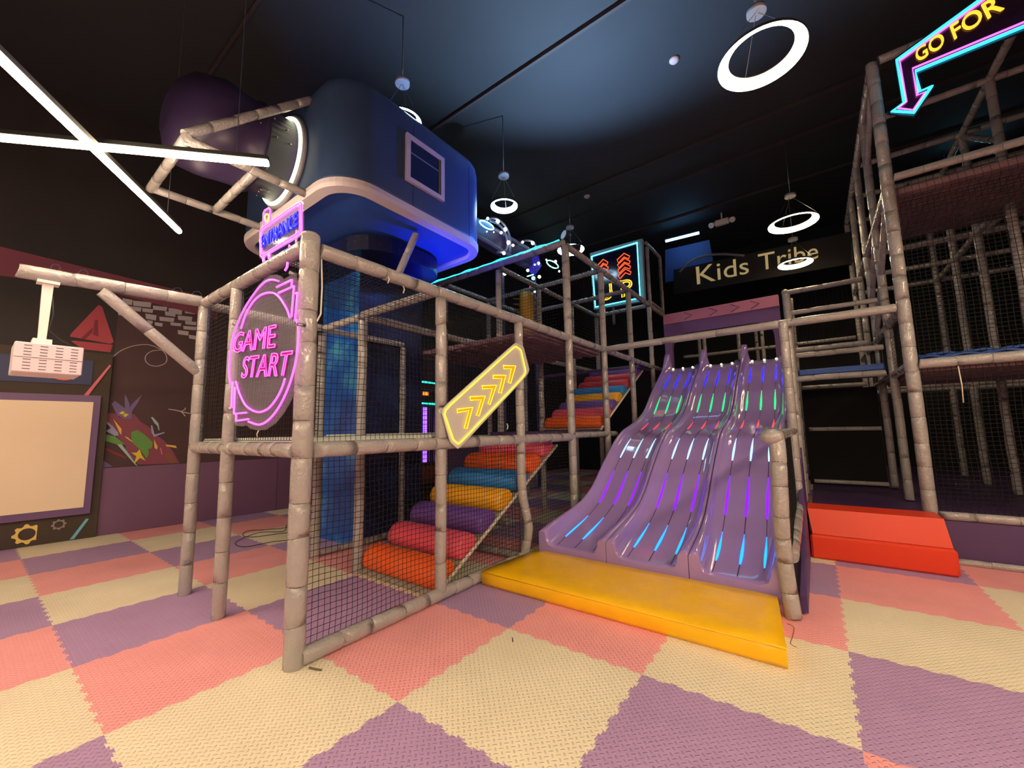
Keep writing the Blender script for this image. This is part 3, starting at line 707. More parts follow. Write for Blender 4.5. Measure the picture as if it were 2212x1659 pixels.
# ================================================================== RIGHT-HAND TALL FRAME
PLAT = mat('platform_fascia', (78, 52, 100), .5)
o = MB().box((5.74, YMIN+.3, 0), (12.9, -2.83, .43)); tag(o.build('platform', PLAT), 'long raised platform with a dark purple front under the tall right frame', 'platform')
tf = thing('tall_frame', 'tall frame of beige padded pipes with decks at the right edge', 'climbing frame', (6.5, -4.6, .43))
XP = (5.78, 7.03, 8.25, 9.5, 10.75); YP = (-3.87, -5.12, -6.37)
for j, y in enumerate(YP):
    for i, x in enumerate(XP):
        if j == 2 and i == 0: continue
        sleeve((x, y, .44), (x, y, 5.85), .062 if (i == 0 and j == 0) else .05, tf, 'post')
for z, r_ in ((2.11, .05), (2.79, .05), (4.25, .045), (5.85, .05)):
    sleeve((5.84, -3.87, z), (10.7, -3.87, z), r_, tf, 'crossbar')
for z in (4.25, 5.85): sleeve((5.84, -5.12, z), (10.7, -5.12, z), .045, tf, 'crossbar')
for z, r_ in ((.475, .045), (2.11, .055), (4.33, .045), (5.85, .05)):
    sleeve((5.76, -3.93, z), (5.76, -6.4, z), r_, tf, 'crossbar')
sleeve((5.70, -4.0, .03), (5.70, -6.4, .03), .035, tf, 'crossbar')
for x in XP[1:]:
    for z in (2.11, 5.85, 4.25): sleeve((x, -3.93, z), (x, -6.35, z), .045, tf, 'crossbar')
for x0, z0, x1, z1 in ((5.84, 4.25, 7.0, 3.55), (7.03, 4.25, 8.2, 3.5), (7.03, 3.5, 8.25, 2.85), (5.84, 5.8, 7.0, 5.2)): sleeve((x0, -3.87, z0), (x1, -3.87, z1), .035, tf, 'brace')
sleeve((7.03, -5.12, 5.0), (8.25, -5.12, 5.8), .04, tf, 'brace'); sleeve((7.03, -6.3, 2.9), (7.03, -5.2, 3.8), .04, tf, 'brace'); sleeve((8.25, -5.2, 4.3), (8.25, -6.3, 5.2), .05, tf, 'brace')
MB().bbox((5.84, -6.4, 4.14), (7.5, -3.92, 4.22), .01).build('deck', DECKU, tf, 'dusty pink upper deck seen from below')
MB().bbox((5.84, -6.4, 2.03), (8.2, -3.92, 2.10), .01).build('deck', DECKU, tf, 'lower deck seen from below')
mb = MB()
for k in range(4): mb.tube([(5.84+.035*(k % 2)*1.0+.05*(k//2), -3.95-.05*i, 2.185+.03*(k // 2)+.014*math.sin(i*1.1+k*1.6)) for i in range(50)], .018, 6)
mb.build('rope_net_floor', BLUEPAD, tf, 'blue rope floor')
net((5.78, -6.3, 4.05), (5.78, -3.95, 4.05), (5.78, -3.95, 4.3), (5.78, -6.3, 4.3), .06, tf, r=.002)
net((5.9, -6.3, 4.12), (5.9, -3.95, 4.12), (7.4, -3.95, 4.12), (7.4, -6.3, 4.12), .075, tf, r=.0025, sag=.03)
for x0, x1 in ((5.84, 7.0), (7.08, 8.2), (8.3, 9.45)):
    net((x0, -3.87, 2.16), (x1, -3.87, 2.16), (x1, -3.87, 2.75), (x0, -3.87, 2.75), .05, tf)
net((5.78, -6.3, .5), (5.78, -3.95, .5), (5.78, -3.95, 2.06), (5.78, -6.3, 2.06), .045, tf, r=.0032)
MB().tube([(5.74, -4.22, 2.05), (5.73, -4.225, 1.85), (5.74, -4.22, 1.66)], .006, 5).build('tie_end', ROPEW, tf)
for x, a, b in ((11.3, -4.6, -4.95), (11.3, -5.02, -5.4)):
    pass
MB().box((8.30, -3.80, .44), (8.33, -2.80, 2.06)).build('black_panel', mat('panel_black', (8, 8, 12), .9), tf, 'solid black panel between the posts')  # plain black box filling the gap between the posts
sleeve((8.26, -2.85, .50), (8.26, -3.80, .50), .035, tf, 'crossbar'); sleeve((8.26, -2.85, 1.38), (8.26, -3.80, 1.38), .035, tf, 'crossbar')
net((5.77, -6.3, 2.2), (5.77, -3.95, 2.2), (5.77, -3.95, 4.0), (5.77, -6.3, 4.0), .045, tf, r=.0032)
# chain of cyan lamps on the far ceiling seen through the tall frame
t = thing('led_batten', 'cyan-white LED batten in two lengths seen through the tall right frame', 'light')
p0 = PX(10.6, 2042, 356); p1 = PX(10.6, 2163, 324); t.location = p0
for a, b in ((0, .42), (.5, 1)):
    q0, q1 = p0.lerp(p1, a), p0.lerp(p1, b); MB().tube([q0, q1], .03, 6).build('diffuser', neon('batten', (120, 215, 240), 5), t)
MB().tube([p0+V((.05, 0, .03)), p1+V((.05, 0, .03))], .04, 6).build('housing', BLACK, t)
for q in (p0, p1): MB().tube([q, (q.x, q.y, CEIL)], .01, 6).build('stem', STEEL, t)

# ------------------------------------------------------------------ arch gate at the top of the slide
t = thing('gate_panel', 'purple gate panel with a pink arrow band above the top of the slide', 'gate', (8.62, -1.6, 2.75))
GP = mat('gate_purple', (118, 78, 140), .5); GK = mat('gate_pink', (206, 128, 160), .5)
xg = 8.62; yl, yr = -.42, -2.58; zt, zb = 3.74, 2.76
out = [(yl, zb), (yl, zt), (yr, zt), (yr, zb), (yr-(-.12)*1, zb)]
inn = [(yr+.12, zb), (yr+.12, 3.18)] + [(yr+.12+.3*(1-math.cos(a)), 3.18+.3*math.sin(a)) for a in [math.pi/2*i/6 for i in range(1, 7)]]
inl = [(yl-.14-.3*(1-math.cos(a)), 3.18+.3*math.sin(a)) for a in [math.pi/2*i/6 for i in range(6, 0, -1)]] + [(yl-.14, 3.18), (yl-.14, zb)]
MB().prism([(xg, y, z) for y, z in [(yl, zb), (yl, zt), (yr, zt), (yr, zb)]+inn+inl], (.12, 0, 0)).build('arch', GP, t)
MB().box((xg-.02, yr, zt-.001), (xg+.14, yl, zt+.22)).build('arrow_band', GK, t, 'pink band with painted arrows')
ch = MB()
for y in (-.95, -1.45, -1.85, -2.2):
    ch.tube([(xg-.022, y+.09, zt+.19), (xg-.022, y-.06, zt+.11), (xg-.022, y+.09, zt+.03)], .008, 4)
ch.build('arrow_mark', mat('mark_dark', (110, 70, 110), .6), t)

# black banner with the name
t = thing('name_banner', 'black banner with cream letters hanging behind the slide top', 'banner', PX(10.6, 1650, 570))
q = [PX(10.6, x, y) for x, y in ((1455, 583), (1455, 636), (1838, 570), (1838, 500))]
MB().prism(q, (.06, 0, 0)).build('board', mat('banner_black', (26, 24, 28), .5), t)
text_on('Kids Tribe', ((1506, 615), (1768, 558), (1766, 524), (1503, 577)), lambda x, y: PX(10.585, x, y), (-1, 0, 0), mat('letters_cream', (206, 190, 140), .5, emit=(206, 186, 130), strength=.35), None, .01, parent=t)
tB = t; t2 = thing('sky_panel', 'blue-lit panel with a bright LED bar above the banner', 'light', PX(10.9, 1475, 560))
q = [PX(10.9, x, y) for x, y in ((1437, 540), (1437, 610), (1545, 590), (1532, 518))]
MB().prism(q, (.05, 0, 0)).build('panel', mat('sky_blue', (60, 90, 160), .6), t2)
a, b = PX(10.3, 1438, 521), PX(10.3, 1510, 503); MB().tube([a, b], .035, 8).build('led_bar', neon('bar', (120, 200, 255), 9), t2)
MB().tube([a+V((.05, 0, .06)), b+V((.05, 0, .06))], .035, 8).build('housing', BLACK, t2)
ap = MB().tube([PX(10.5, x, y) for x, y in resample([(1468, 588), (1490, 566), (1520, 553), (1560, 549), (1608, 552)], 5)], .035, 8)
ap.build('curved_trim', mat('pipe_grey', (120, 122, 140), .4, metal=.5), tB, 'thin curved grey trim')

# ------------------------------------------------------------------ UP sign
t = thing('light_box_sign', 'square light box with neon border reading UP on the upper frame', 'sign', (8.32, .48, 4.2))
Ps = lambda x, y: PX(8.35, x, y)
q = [Ps(*p) for p in ((1274, 547), (1387, 515), (1393, 650), (1283, 669))]
MB().prism(q, (.1, 0, 0)).build('housing', mat('box_grey', (140, 146, 166), .4), t)
MB().prism([Ps(*p)+V((-.012, 0, 0)) for p in ((1281, 555), (1379, 527), (1385, 643), (1288, 661))], (.01, 0, 0)).build('face', mat('box_face', (20, 22, 46), .15), t)
Pn = lambda x, y: Ps(x, y)+V((-.03, 0, 0))
mb = MB().tube([Pn(*p) for p in ((1279, 555), (1377, 525), (1384, 644), (1287, 664))], .016, 6, True); mb.build('neon_border', neon('aqua', (90, 225, 225), 4), t)
rd = neon('orange_red', (250, 70, 30), 3); rf = mat('arrow_red', (170, 40, 26), .4, emit=(170, 40, 20), strength=.5)
for cx, cy, k in ((1347, 553, 0), (1348, 564, 0), (1349, 575, 0), (1350, 587, 0), (1302, 566, 1), (1303, 577, 1), (1304, 589, 1)):
    w_ = 13 if not k else 11; sh = [(cx-w_, cy+9), (cx+2, cy-5), (cx+w_+1, cy+1), (cx+w_-1, cy+7), (cx+2, cy+3), (cx-w_+3, cy+16)]
    MB().prism([Pn(*p)+V((.02, 0, 0)) for p in sh], (.006, 0, 0)).build('arrow', rf, t)
    MB().tube([Pn(*p) for p in sh], .009, 5, True).build('arrow_neon', rd, t)
yn = neon('amber', (250, 205, 40), 3); yf = mat('letter_amber', (150, 110, 20), .4, emit=(150, 110, 10), strength=.4)
text_on('U', ((1299, 651), (1324, 645), (1321, 613), (1297, 618)), Ps, (-1, 0, 0), yf, yn, .02, .009, t)
text_on('P', ((1344, 643), (1367, 634), (1365, 604), (1341, 607)), Ps, (-1, 0, 0), yf, yn, .02, .009, t)
for a, b in (((8.45, -.1, 4.2), (9.5, -.1, 5.72)),):
    pass
for y, z in ((-.17, 5.68), (-.17, 4.3), (1.1, 5.68)): sleeve((8.46, y, z), (9.5, y, z), .04, t, 'frame_pipe')
for y in (-.17, 1.1):
    sleeve((9.5, y, 4.2), (9.5, y, 5.68), .04, t, 'frame_pipe'); sleeve((8.52, y, 4.2), (8.52, y, 5.6), .04, t, 'frame_pipe')
net((8.5, -.17, 4.35), (9.46, -.17, 4.35), (9.46, -.17, 5.6), (8.5, -.17, 5.6), .07, t)

# ------------------------------------------------------------------ GAME START sign
PK = neon('pink', (255, 92, 236), 1.7)
t = thing('neon_sign', 'oval clear acrylic sign with pink neon reading GAME START on the left side nets', 'sign', (.73, .3, 2.0))
Z7 = lambda p: zp(p, .21696, 480, 580)
G = lambda x, y: PX(.735, x, y)
ol = Z7([(300, 270), (350, 180), (420, 100), (480, 65), (540, 58), (590, 80), (600, 112), (640, 90), (700, 52), (732, 72), (740, 115), (765, 135), (768, 180), (792, 200), (795, 300), (775, 455), (790, 500), (790, 700), (778, 900), (740, 1130), (680, 1310), (600, 1450), (520, 1545), (430, 1605), (350, 1612), (280, 1595), (240, 1560), (185, 1572), (130, 1562), (105, 1480), (82, 1420), (72, 1330), (68, 1200), (52, 1080), (52, 950), (72, 780), (110, 640), (160, 500), (220, 370)])
MB().prism([G(*p) for p in ol], (.008, 0, 0)).build('acrylic_plate', ACR, t, 'clear acrylic backing')
G2 = lambda x, y: PX(.727, x, y)
def nl(mb, pts, sm=False, r=.0075, g=G2): mb.tube([g(*p) for p in (resample(pts, 5) if sm else pts)], r, 6)
mb = MB()
nl(mb, Z7([(560, 125), (480, 113), (400, 155), (300, 275), (200, 440), (120, 640), (82, 830), (68, 1000), (82, 1160)]), True)
nl(mb, Z7([(187, 598), (240, 445), (310, 330), (390, 262), (480, 240), (550, 268), (610, 345), (650, 420), (672, 490)]), True)
nl(mb, Z7([(680, 488), (690, 472), (716, 175), (562, 244)])); nl(mb, Z7([(690, 180), (696, 113), (543, 185)]))
nl(mb, Z7([(722, 250), (752, 236), (724, 525)])); nl(mb, Z7([(740, 512), (760, 610), (750, 800), (720, 980), (660, 1180), (570, 1370), (470, 1500), (370, 1555), (262, 1525)]), True)
nl(mb, Z7([(137, 1125), (175, 1250), (240, 1370), (350, 1430), (450, 1400), (530, 1310), (590, 1200), (625, 1095)]), True)
nl(mb, Z7([(105, 1125), (92, 1382), (112, 1382)])); nl(mb, Z7([(127, 1182), (117, 1447), (240, 1435)])); nl(mb, Z7([(140, 1450), (138, 1517), (262, 1500)]))
mb.build('neon_tube', PK, t)
LF = mat('letter_magenta', (150, 10, 90), .4, emit=(150, 0, 80), strength=.5)
q1 = Z7([(112, 842), (538, 788), (552, 560), (150, 648)]); q2 = Z7([(203, 1092), (668, 1066), (716, 818), (232, 884)])
text_on('GAME', q1, lambda x, y: PX(.732, x, y), (-1, 0, 0), LF, PK, .008, .0038, t)
text_on('START', q2, lambda x, y: PX(.732, x, y), (-1, 0, 0), LF, PK, .008, .0038, t)
for px, py in Z7([(135, 555), (780, 560), (85, 1400), (700, 50)]): p = G(px, py); MB().tube([p-V((.02, 0, 0)), p+V((.03, 0, 0))], .012, 10).build('screw_cap', STEEL, t)
MB().tube([G(*p) for p in Z7([(362, 1615), (345, 1650), (350, 1675)])], .004, 5).build('lead', ROPEW, t)
mb = MB().tube([(.77, .02, 2.70), (.76, .0, 2.66), (.75, .01, 2.63)], .008, 6); mb.build('hook', PK, t)

# ENTRANCE sign
t = thing('neon_sign', 'pink and blue neon sign reading ENTRANCE standing above the side bar', 'sign', (.81, .25, 2.84))
Z6 = lambda p: zp(p, .15676, 480, 380)
E_ = lambda x, y: PX(.81, x, y); E2 = lambda x, y: PX(.80, x, y)
def rq(c, k):   # round the corners of a pixel quad
    out = []; n = len(c)
    for i in range(n):
        a, b, d = c[i-1], c[i], c[(i+1) % n]
        for u in (0, .5, 1):
            s_ = (b[0]+(a[0]-b[0])*k, b[1]+(a[1]-b[1])*k); e = (b[0]+(d[0]-b[0])*k, b[1]+(d[1]-b[1])*k)
            out.append(tuple((1-u)**2*s_[j]+2*u*(1-u)*b[j]+u*u*e[j] for j in (0, 1)))
    return out
o1 = rq([(525, 735), (1092, 345), (1095, 800), (530, 1137)], .1); o2 = rq([(545, 755), (1070, 390), (1072, 770), (548, 1098)], .1)
MB().prism([E_(*p) for p in Z6(rq([(508, 725), (1112, 320), (1112, 815), (510, 1160)], .1))], (.008, 0, 0)).build('acrylic_plate', ACR, t)
MB().prism([E_(*p) for p in Z6([(560, 700), (560, 500), (600, 450), (650, 425), (685, 460), (690, 620)])], (.008, 0, 0)).build('acrylic_plate', ACR, t)
mb = MB()
for o_ in (o1, o2): mb.tube([E2(*p) for p in Z6(o_)], .007, 6, True)
for pth in ([(570, 692), (570, 520), (590, 475), (645, 443), (665, 470), (662, 630)], [(560, 1130), (572, 1225)], [(578, 1120), (582, 1220)], [(640, 1075), (642, 1140), (660, 1180)], [(655, 1068), (658, 1130), (672, 1160)], [(915, 1035), (925, 955), (970, 1000)], [(690, 1165), (915, 1030)]):
    nl(mb, Z6(pth), False, .007, E2)
mb.build('neon_tube', PK, t)
BN = neon('pure_blue', (4, 4, 255), 1.0)
text_on('ENTRANCE', Z6([(553, 1000), (1060, 680), (1060, 492), (556, 835)]), lambda x, y: PX(.806, x, y), (-1, 0, 0), BN, neon('blue_line', (30, 44, 255), 1.0), .008, .0035, t)
MB().tube([E2(*p) for p in Z6([(617+30*math.cos(a), 577+52*math.sin(a)) for a in [math.pi*2*i/16 for i in range(16)]])], .006, 6, True).build('neon_zero', neon('orange', (250, 160, 60), 3), t, 'small orange oval')
for y in (.55, .0): MB().tube([(.815, y, 2.82), (.815, y, 2.96)], .008, 6).build('stand', WHITE, t)

# chevron sign
t = thing('arrow_sign', 'pale slanted sign with five yellow neon chevrons fixed on the front bars', 'sign', (2.7, -.29, 1.9))
ZC = lambda p: zp(p, .3375, 880, 680)
c0 = lambda x, y: PY(-.285, x, y); c1 = lambda x, y: PY(-.296, x, y)
MB().prism([c0(*p) for p in ZC(rq([(692, 176), (745, 206), (785, 368), (327, 862), (276, 818), (216, 606)], .1))], (0, .01, 0)).build('plate', ACRM, t)
YN = neon('lemon', (255, 236, 60), 1.5); YF_ = mat('chevron_fill', (210, 160, 30), .4, emit=(200, 150, 10), strength=.4)
MB().tube([c1(*p) for p in ZC(rq([(692, 200), (728, 225), (762, 378), (330, 830), (295, 800), (233, 618)], .1))], .0065, 6, True).build('neon_border', YN, t)
for c in ([(612, 325), (693, 327), (660, 440), (645, 435), (665, 345), (617, 347)], [(548, 387), (630, 387), (600, 503), (583, 500), (605, 408), (548, 408)], [(475, 455), (570, 450), (528, 575), (515, 570), (543, 472), (480, 475)], [(400, 525), (498, 520), (458, 648), (440, 645), (472, 543), (402, 548)], [(318, 605), (418, 592), (380, 730), (362, 727), (392, 613), (318, 627)]):
    o = MB().prism([c1(*p) for p in ZC(c)], (0, .006, 0)).build('chevron', YF_, t)
    MB().tube([c1(*p)+V((0, -.002, 0)) for p in ZC(c)], .0045, 6, True).build('chevron_neon', YN, o)

# GO FORWARD sign
t = thing('arrow_sign', 'big bent arrow sign in cyan and pink neon reading GO FORWARD at the upper right', 'sign', (5.6, -4.6, 5.5))
ZG = lambda p: zp(p, .3375, 1780, 0)
g0 = lambda x, y: PX(5.62, x, y); g1 = lambda x, y: PX(5.60, x, y)
cy_ = [(2100, -800), (465, 385), (515, 655), (435, 710), (575, 720), (690, 550), (612, 585), (585, 455), (2100, -170)]
mg_ = [(2100, -775), (485, 390), (527, 652), (475, 692), (570, 703), (650, 588), (597, 610), (566, 438), (2100, -200)]
MB().prism([g0(*p) for p in ZG([(2110, -830), (450, 375), (498, 650), (405, 725), (580, 745), (715, 540), (632, 570), (608, 468), (2110, -140)])], (.03, 0, 0)).build('plate', ACRD, t)
nb = MB(); nb.tube([g1(*p) for p in ZG(cy_)], .016, 6); nb.build('neon_outer', neon('cyan_line', (40, 205, 235), 4), t)
nb = MB(); nb.tube([g1(*p) for p in ZG(mg_)], .010, 6); nb.build('neon_inner', neon('pink_line', (245, 80, 215), 3), t)
GT = neon('gold_text', (255, 178, 50), 1.6)
text_on('GO FOR', ZG([(597, 402), (1152, 62), (1100, -30), (578, 322)]), lambda x, y: PX(5.615, x, y), (-1, 0, 0), GT, None, .02, parent=t)
text_on('WARD', ZG([(1230, 10), (1980, -440), (1900, -575), (1180, -85)]), lambda x, y: PX(5.615, x, y), (-1, 0, 0), GT, None, .02, parent=t)

# ================================================================== BLUE POD
t = thing('pod_cabin', 'dark blue rounded cabin raised high above the climbing frame', 'cabin', (2.55, 1.8, 4.0))
x0, x1, y0, y1 = 1.43, 3.72, .56, 3.1
def rr2(e, r): 
    return rrect(x0-e, y0-e, x1+e, y1+e, r+e, 10)
rings = []
for z, e in ((4.02, 0), (4.08, 0), (5.05, 0), (5.15, -.015), (5.21, -.05), (5.235, -.1), (5.24, -.2)): rings.append([(x, y, z) for x, y in rr2(e, .42 if e > -.19 else .3)])
MB().loft(rings).build('shell', PODM, t)
# bottom ring
o_ = rr2(.015, .42); i_ = rr2(-.12, .42); n = len(o_)
rings = [[(a[0]+(b[0]-a[0])*u, a[1]+(b[1]-a[1])*u, z) for a, b in zip(o_, i_)] for u, z in ((0, 4.04), (0, 3.99), (.1, 3.95), (.9, 3.94), (1, 3.96), (1, 4.03), (0, 4.04))]
MB().loft(rings, True, False, False).build('bottom_trim', TRIM, t)
MB().prism([(x, y, 3.985) for x, y in rr2(-.121, .42)], (0, 0, .03)).build('underside', PODB, t)
sm = MB()
for x in (2.35, 3.3): sm.box((x-.003, y0-.002, 4.05), (x+.003, y0+.002, 5.05))
sm.build('panel_seam', mat('seam_dark', (30, 40, 64), .6), t)
wy = y0
wp = [PY(wy-.005, *p) for p in ((876, 294), (957, 348), (957, 443), (876, 393))]; wx0, wx1 = wp[0].x, wp[1].x; wz0, wz1 = 4.31, 4.89
wf = MB(); f_ = .055
for a, b in (((wx0, wz0), (wx1, wz0+f_)), ((wx0, wz1-f_), (wx1, wz1)), ((wx0, wz0+f_), (wx0+f_, wz1-f_)), ((wx1-f_, wz0+f_), (wx1, wz1-f_))): wf.box((a[0], wy-.035, a[1]), (b[0], wy+.0, b[1]))
wo = wf.build('window_frame', TRIM, t); 
MB().box((wx0+f_, wy-.018, wz0+f_), (wx1-f_, wy-.004, wz1-f_)).build('window_pane', GLASS, wo)
mb = MB(); mb.box((wx0+f_, wy-.022, wz0+.36), (wx1-f_, wy-.018, wz0+.375)); mb.box((wx1-f_-.03, wy-.024, wz0+f_), (wx1-f_-.015, wy-.018, wz1-f_)); mb.build('window_bar', mat('bar_grey', (120, 124, 150), .4), wo)
sleeve((2.66, .88, 3.94), tuple(PY(1.02, 862, 590)), .045, t, 'strut')
# pillar with galaxy print
pl = thing('printed_pillar', 'thick square pillar with bright blue galaxy print under the cabin', 'pillar', (3.1, 2.4, 0))
bx0, bx1, by0, by1 = 2.59, 3.72, 1.98, 2.92
pm = MB(); v = [(bx0, by0, 0), (bx0, by1, 0), (bx0, by1, 3.9), (bx0, by0, 3.9)]
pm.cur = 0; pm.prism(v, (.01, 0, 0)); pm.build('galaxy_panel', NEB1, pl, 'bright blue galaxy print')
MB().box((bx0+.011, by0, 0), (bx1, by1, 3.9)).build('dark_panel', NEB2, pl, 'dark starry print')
cp = MB(); cp.prism([(x, y, 3.74) for x, y in rrect(2.15, 1.2, 3.6, 2.98, .5, 8)], (0, 0, .20)); cp.build('capital', NEB3, pl, 'dark rounded star-printed head')
# crawl tube on the cabin
t = thing('crawl_tube', 'dark purple round crawl tube with a glowing ring on the left of the blue cabin', 'tube', (.9, 1.7, 4.5))
ty, tz, tr = 1.72, 4.57, .45
def circ(x, r, cy=ty, cz=tz, n=40): return [(x, cy+r*math.cos(2*math.pi*i/n), cz+r*math.sin(2*math.pi*i/n)) for i in range(n)]
MB().loft([circ(1.40, tr), circ(1.1, tr*1.0), circ(1.09, tr*1.06), circ(1.05, tr*1.06), circ(1.04, tr), circ(.86, tr*1.04), circ(.74, tr*1.08), circ(.66, tr*1.06, ty+.03), circ(.52, tr*1.0, ty+.06), circ(.42, tr*.75, ty+.08), circ(.37, tr*.4, ty+.1)]).build('tube_wall', TUBEM, t)
MB().tube([(1.38, ty+(tr+.03)*math.cos(a), tz+(tr+.03)*math.sin(a)) for a in [2*math.pi*i/48 for i in range(48)]], .022, 8, True).build('ring_lamp', neon('ring_pale', (235, 236, 190), 3), t)
MB().loft([circ(1.425, tr+.09), circ(1.39, tr+.07), circ(1.385, tr)]).build('flange', mat('flange_grey', (150, 150, 160), .4), t)
st = MB()
for k in range(22): a = random.uniform(2.4, 5.9); x = random.uniform(.9, 1.3); st.sphere((x, ty+tr*math.cos(a), tz+tr*math.sin(a)), .008, 6, 4)
st.build('star_dots', mat('dot_white', (220, 214, 226), .5), t)
tt = thing('tube_cradle', 'pipe cradle hanging around the purple crawl tube', 'frame', (.9, 1.75, 4.0))
for a, b in (((1.45, 1.19, 4.0), (.39, 1.19, 4.0)), ((1.45, 2.31, 4.0), (.40, 2.31, 4.0)), ((.40, 1.15, 4.0), (.41, 2.35, 4.0)), ((.95, 1.22, 4.0), (.96, 2.28, 4.0))): sleeve(a, b, .042, tt, 'pipe')
p_ = PY(1.19, 676, 215); sleeve(tuple(p_), (.39, 1.19, 4.04), .042, tt, 'pipe')

# bulb arches behind the frame
t = thing('bulb_arches', 'bent arches coloured as lit pale blue with round bulbs and neon loops behind the blue cabin', 'light feature', (6, 2.4, 3.5))
YB = 2.75; B_ = lambda x, y: PY(YB, x, y); LB = mat('arch_blue_lit', (160, 168, 228), .4); LBD = mat('arch_dark', (84, 78, 136), .5)  # blue lamp light on the arches is put into their lighter colour
MB().prism([B_(*p) for p in ((1022, 472), (1095, 512), (1150, 545), (1150, 575), (1090, 545), (1022, 505))], (0, .25, 0)).build('beam', LBD, t)
bm = MB()
for a in (((1022, 470), (1095, 510), (1150, 543)), ((1022, 505), (1060, 526), (1090, 545), (1108, 556))): bm.tube([B_(*p) for p in a], .045, 8)
bm.build('beam_edge', LB, t)
hp = MB()
for pa in ([(1040, 480), (1052, 475), (1066, 477), (1080, 488), (1090, 505), (1094, 525), (1093, 548)], [(1066, 548), (1084, 545), (1088, 528), (1082, 505), (1068, 488), (1050, 480)], [(1112, 531), (1126, 522), (1145, 526), (1150, 540)]):
    hp.tube([B_(*p)+V((0, -.12, 0)) for p in resample(pa, 4)], .03, 6)
hp.build('hoop', LB, t)
BU = neon('bulb_cream', (248, 250, 205), 5)
bpts = [(1042, 477, 5), (1064, 483, 7), (1080, 500, 7), (1071, 507, 5), (1087, 528, 7), (1097, 534, 5), (1118, 527, 5), (1140, 529, 7), (1077, 551, 6), (1040, 505, 2.5), (1055, 506, 2.5), (1078, 595, 5), (1090, 591, 7), (1140, 584, 6), (1155, 572, 4), (1163, 569, 6.5), (1180, 561, 4), (1200, 565, 6.5), (1208, 586, 4.5), (1165, 598, 7), (1155, 630, 4.5), (1166, 627, 5.5), (1225, 602, 4.5), (1226, 628, 5)]
for x, y, r_ in bpts:
    p = B_(x, y)+V((0, -.16 if y < 560 else .0, 0)); MB().sphere(p, r_/874*8.0*.72, 8, 6).build('bulb', BU, t)
ne = MB()
for cx, cy, rx, ry, an in ((1044, 489, 17, 6, .5), (1187, 573, 14, 6, .5)):
    ne.tube([B_(cx+rx*math.cos(a)*math.cos(an)-ry*math.sin(a)*math.sin(an), cy+rx*math.cos(a)*math.sin(an)+ry*math.sin(a)*math.cos(an))+V((0, -.1, 0)) for a in [2*math.pi*i/20 for i in range(20)]], .016, 6, True)
ne.tube([B_(*p) for p in ((1139, 597), (1152, 593))], .015, 5); ne.sphere(B_(1152, 601), .05); ne.build('neon_loop', neon('ice', (130, 235, 245), 4), t)
MB().tube([B_(*p) for p in ((1141, 612), (1146, 616), (1145, 622), (1148, 628))], .02, 5).build('neon_squiggle', neon('rose', (220, 80, 110), 2), t)
sup = MB()
for px in (1092, 1160): p = B_(px, 560); sup.tube([(p.x, p.y+.1, 0), (p.x, p.y+.1, p.z)], .045, 8)
sup.build('support', LBD, t)
mb = MB().prism([B_(*p) for p in ((1148, 556), (1163, 552), (1170, 575), (1158, 592), (1150, 585))], (0, .1, 0)); mb.build('blue_panel', mat('panel_violet', (70, 60, 190), .4, emit=(60, 50, 200), strength=.4), t)

# yellow spiked post
t = thing('padded_post', 'tall yellow padded post with short side spikes on the upper deck', 'post', (5.25, 1.1, 2.75))
yc = V((5.2, .95, 0)); MB().tube([yc+V((0, 0, z)) for z in (2.76, 2.8, 3.2, 3.7, 3.86)], [.12, .13, .13, .13, .12], 16).build('column', mat('post_mustard', (176, 128, 34), .5), t)
sp = MB()
for k in range(9):
    z = 2.95+k*.1
    for s_ in (-1, 1): sp.tube([yc+V((s_*.11*.6, -s_*.11*.8, z)), yc+V((s_*.24*.6, -s_*.24*.8, z+.02))], [.028, .008], 6)
sp.build('spike', mat('spike_tan', (140, 110, 60), .6), t)

# lit arcade column behind
t = thing('arcade_machine', 'dark arcade machine with cyan trim and a violet lit window behind the pillar', 'arcade machine', (5.3, 3.6, 0))
ya = 3.5; A0 = PY(ya, 903, 1000); A1 = PY(ya, 945, 1000)
MB().bbox((A0.x, ya, .0), (A1.x, ya+.5, 2.35), .02).build('body', mat('machine_dark', (34, 26, 34), .5), t)
zc = lambda py: HZ(A0.x+.2, ya, 923, py)
MB().box((A0.x, ya-.02, zc(1045)), (A1.x, ya, zc(1006))).build('base_panel', mat('machine_orange', (120, 52, 30), .5), t)
for py in (826, 872): MB().box((A0.x-.01, ya-.04, zc(py)-.015), (A1.x+.01, ya-.005, zc(py)+.015)).build('cyan_trim', neon('teal', (40, 225, 200), 3), t)
vl = MB()
for px, w_ in ((918, 3.2),): a_, b_ = PY(ya-.02, px-w_, 940), PY(ya-.02, px+w_, 940); vl.box((a_.x, ya-.03, zc(998)), (b_.x, ya-.005, zc(880)))
vl.build('violet_window', neon('violet_lamp', (150, 90, 245), 2.5), t)
vl = MB()
for px in range(908, 945, 5): a_ = PY(ya-.02, px, 940); vl.tube([(a_.x, ya-.012, zc(998)), (a_.x, ya-.012, zc(880))], .006, 4)
vl.build('light_strings', neon('violet_dim', (90, 40, 160), .8), t)
MB().box((PY(ya, 913, 850).x, ya-.03, zc(854)), (PY(ya, 924, 850).x, ya-.005, zc(847))).build('display', neon('amber_display', (230, 120, 50), 2), t)

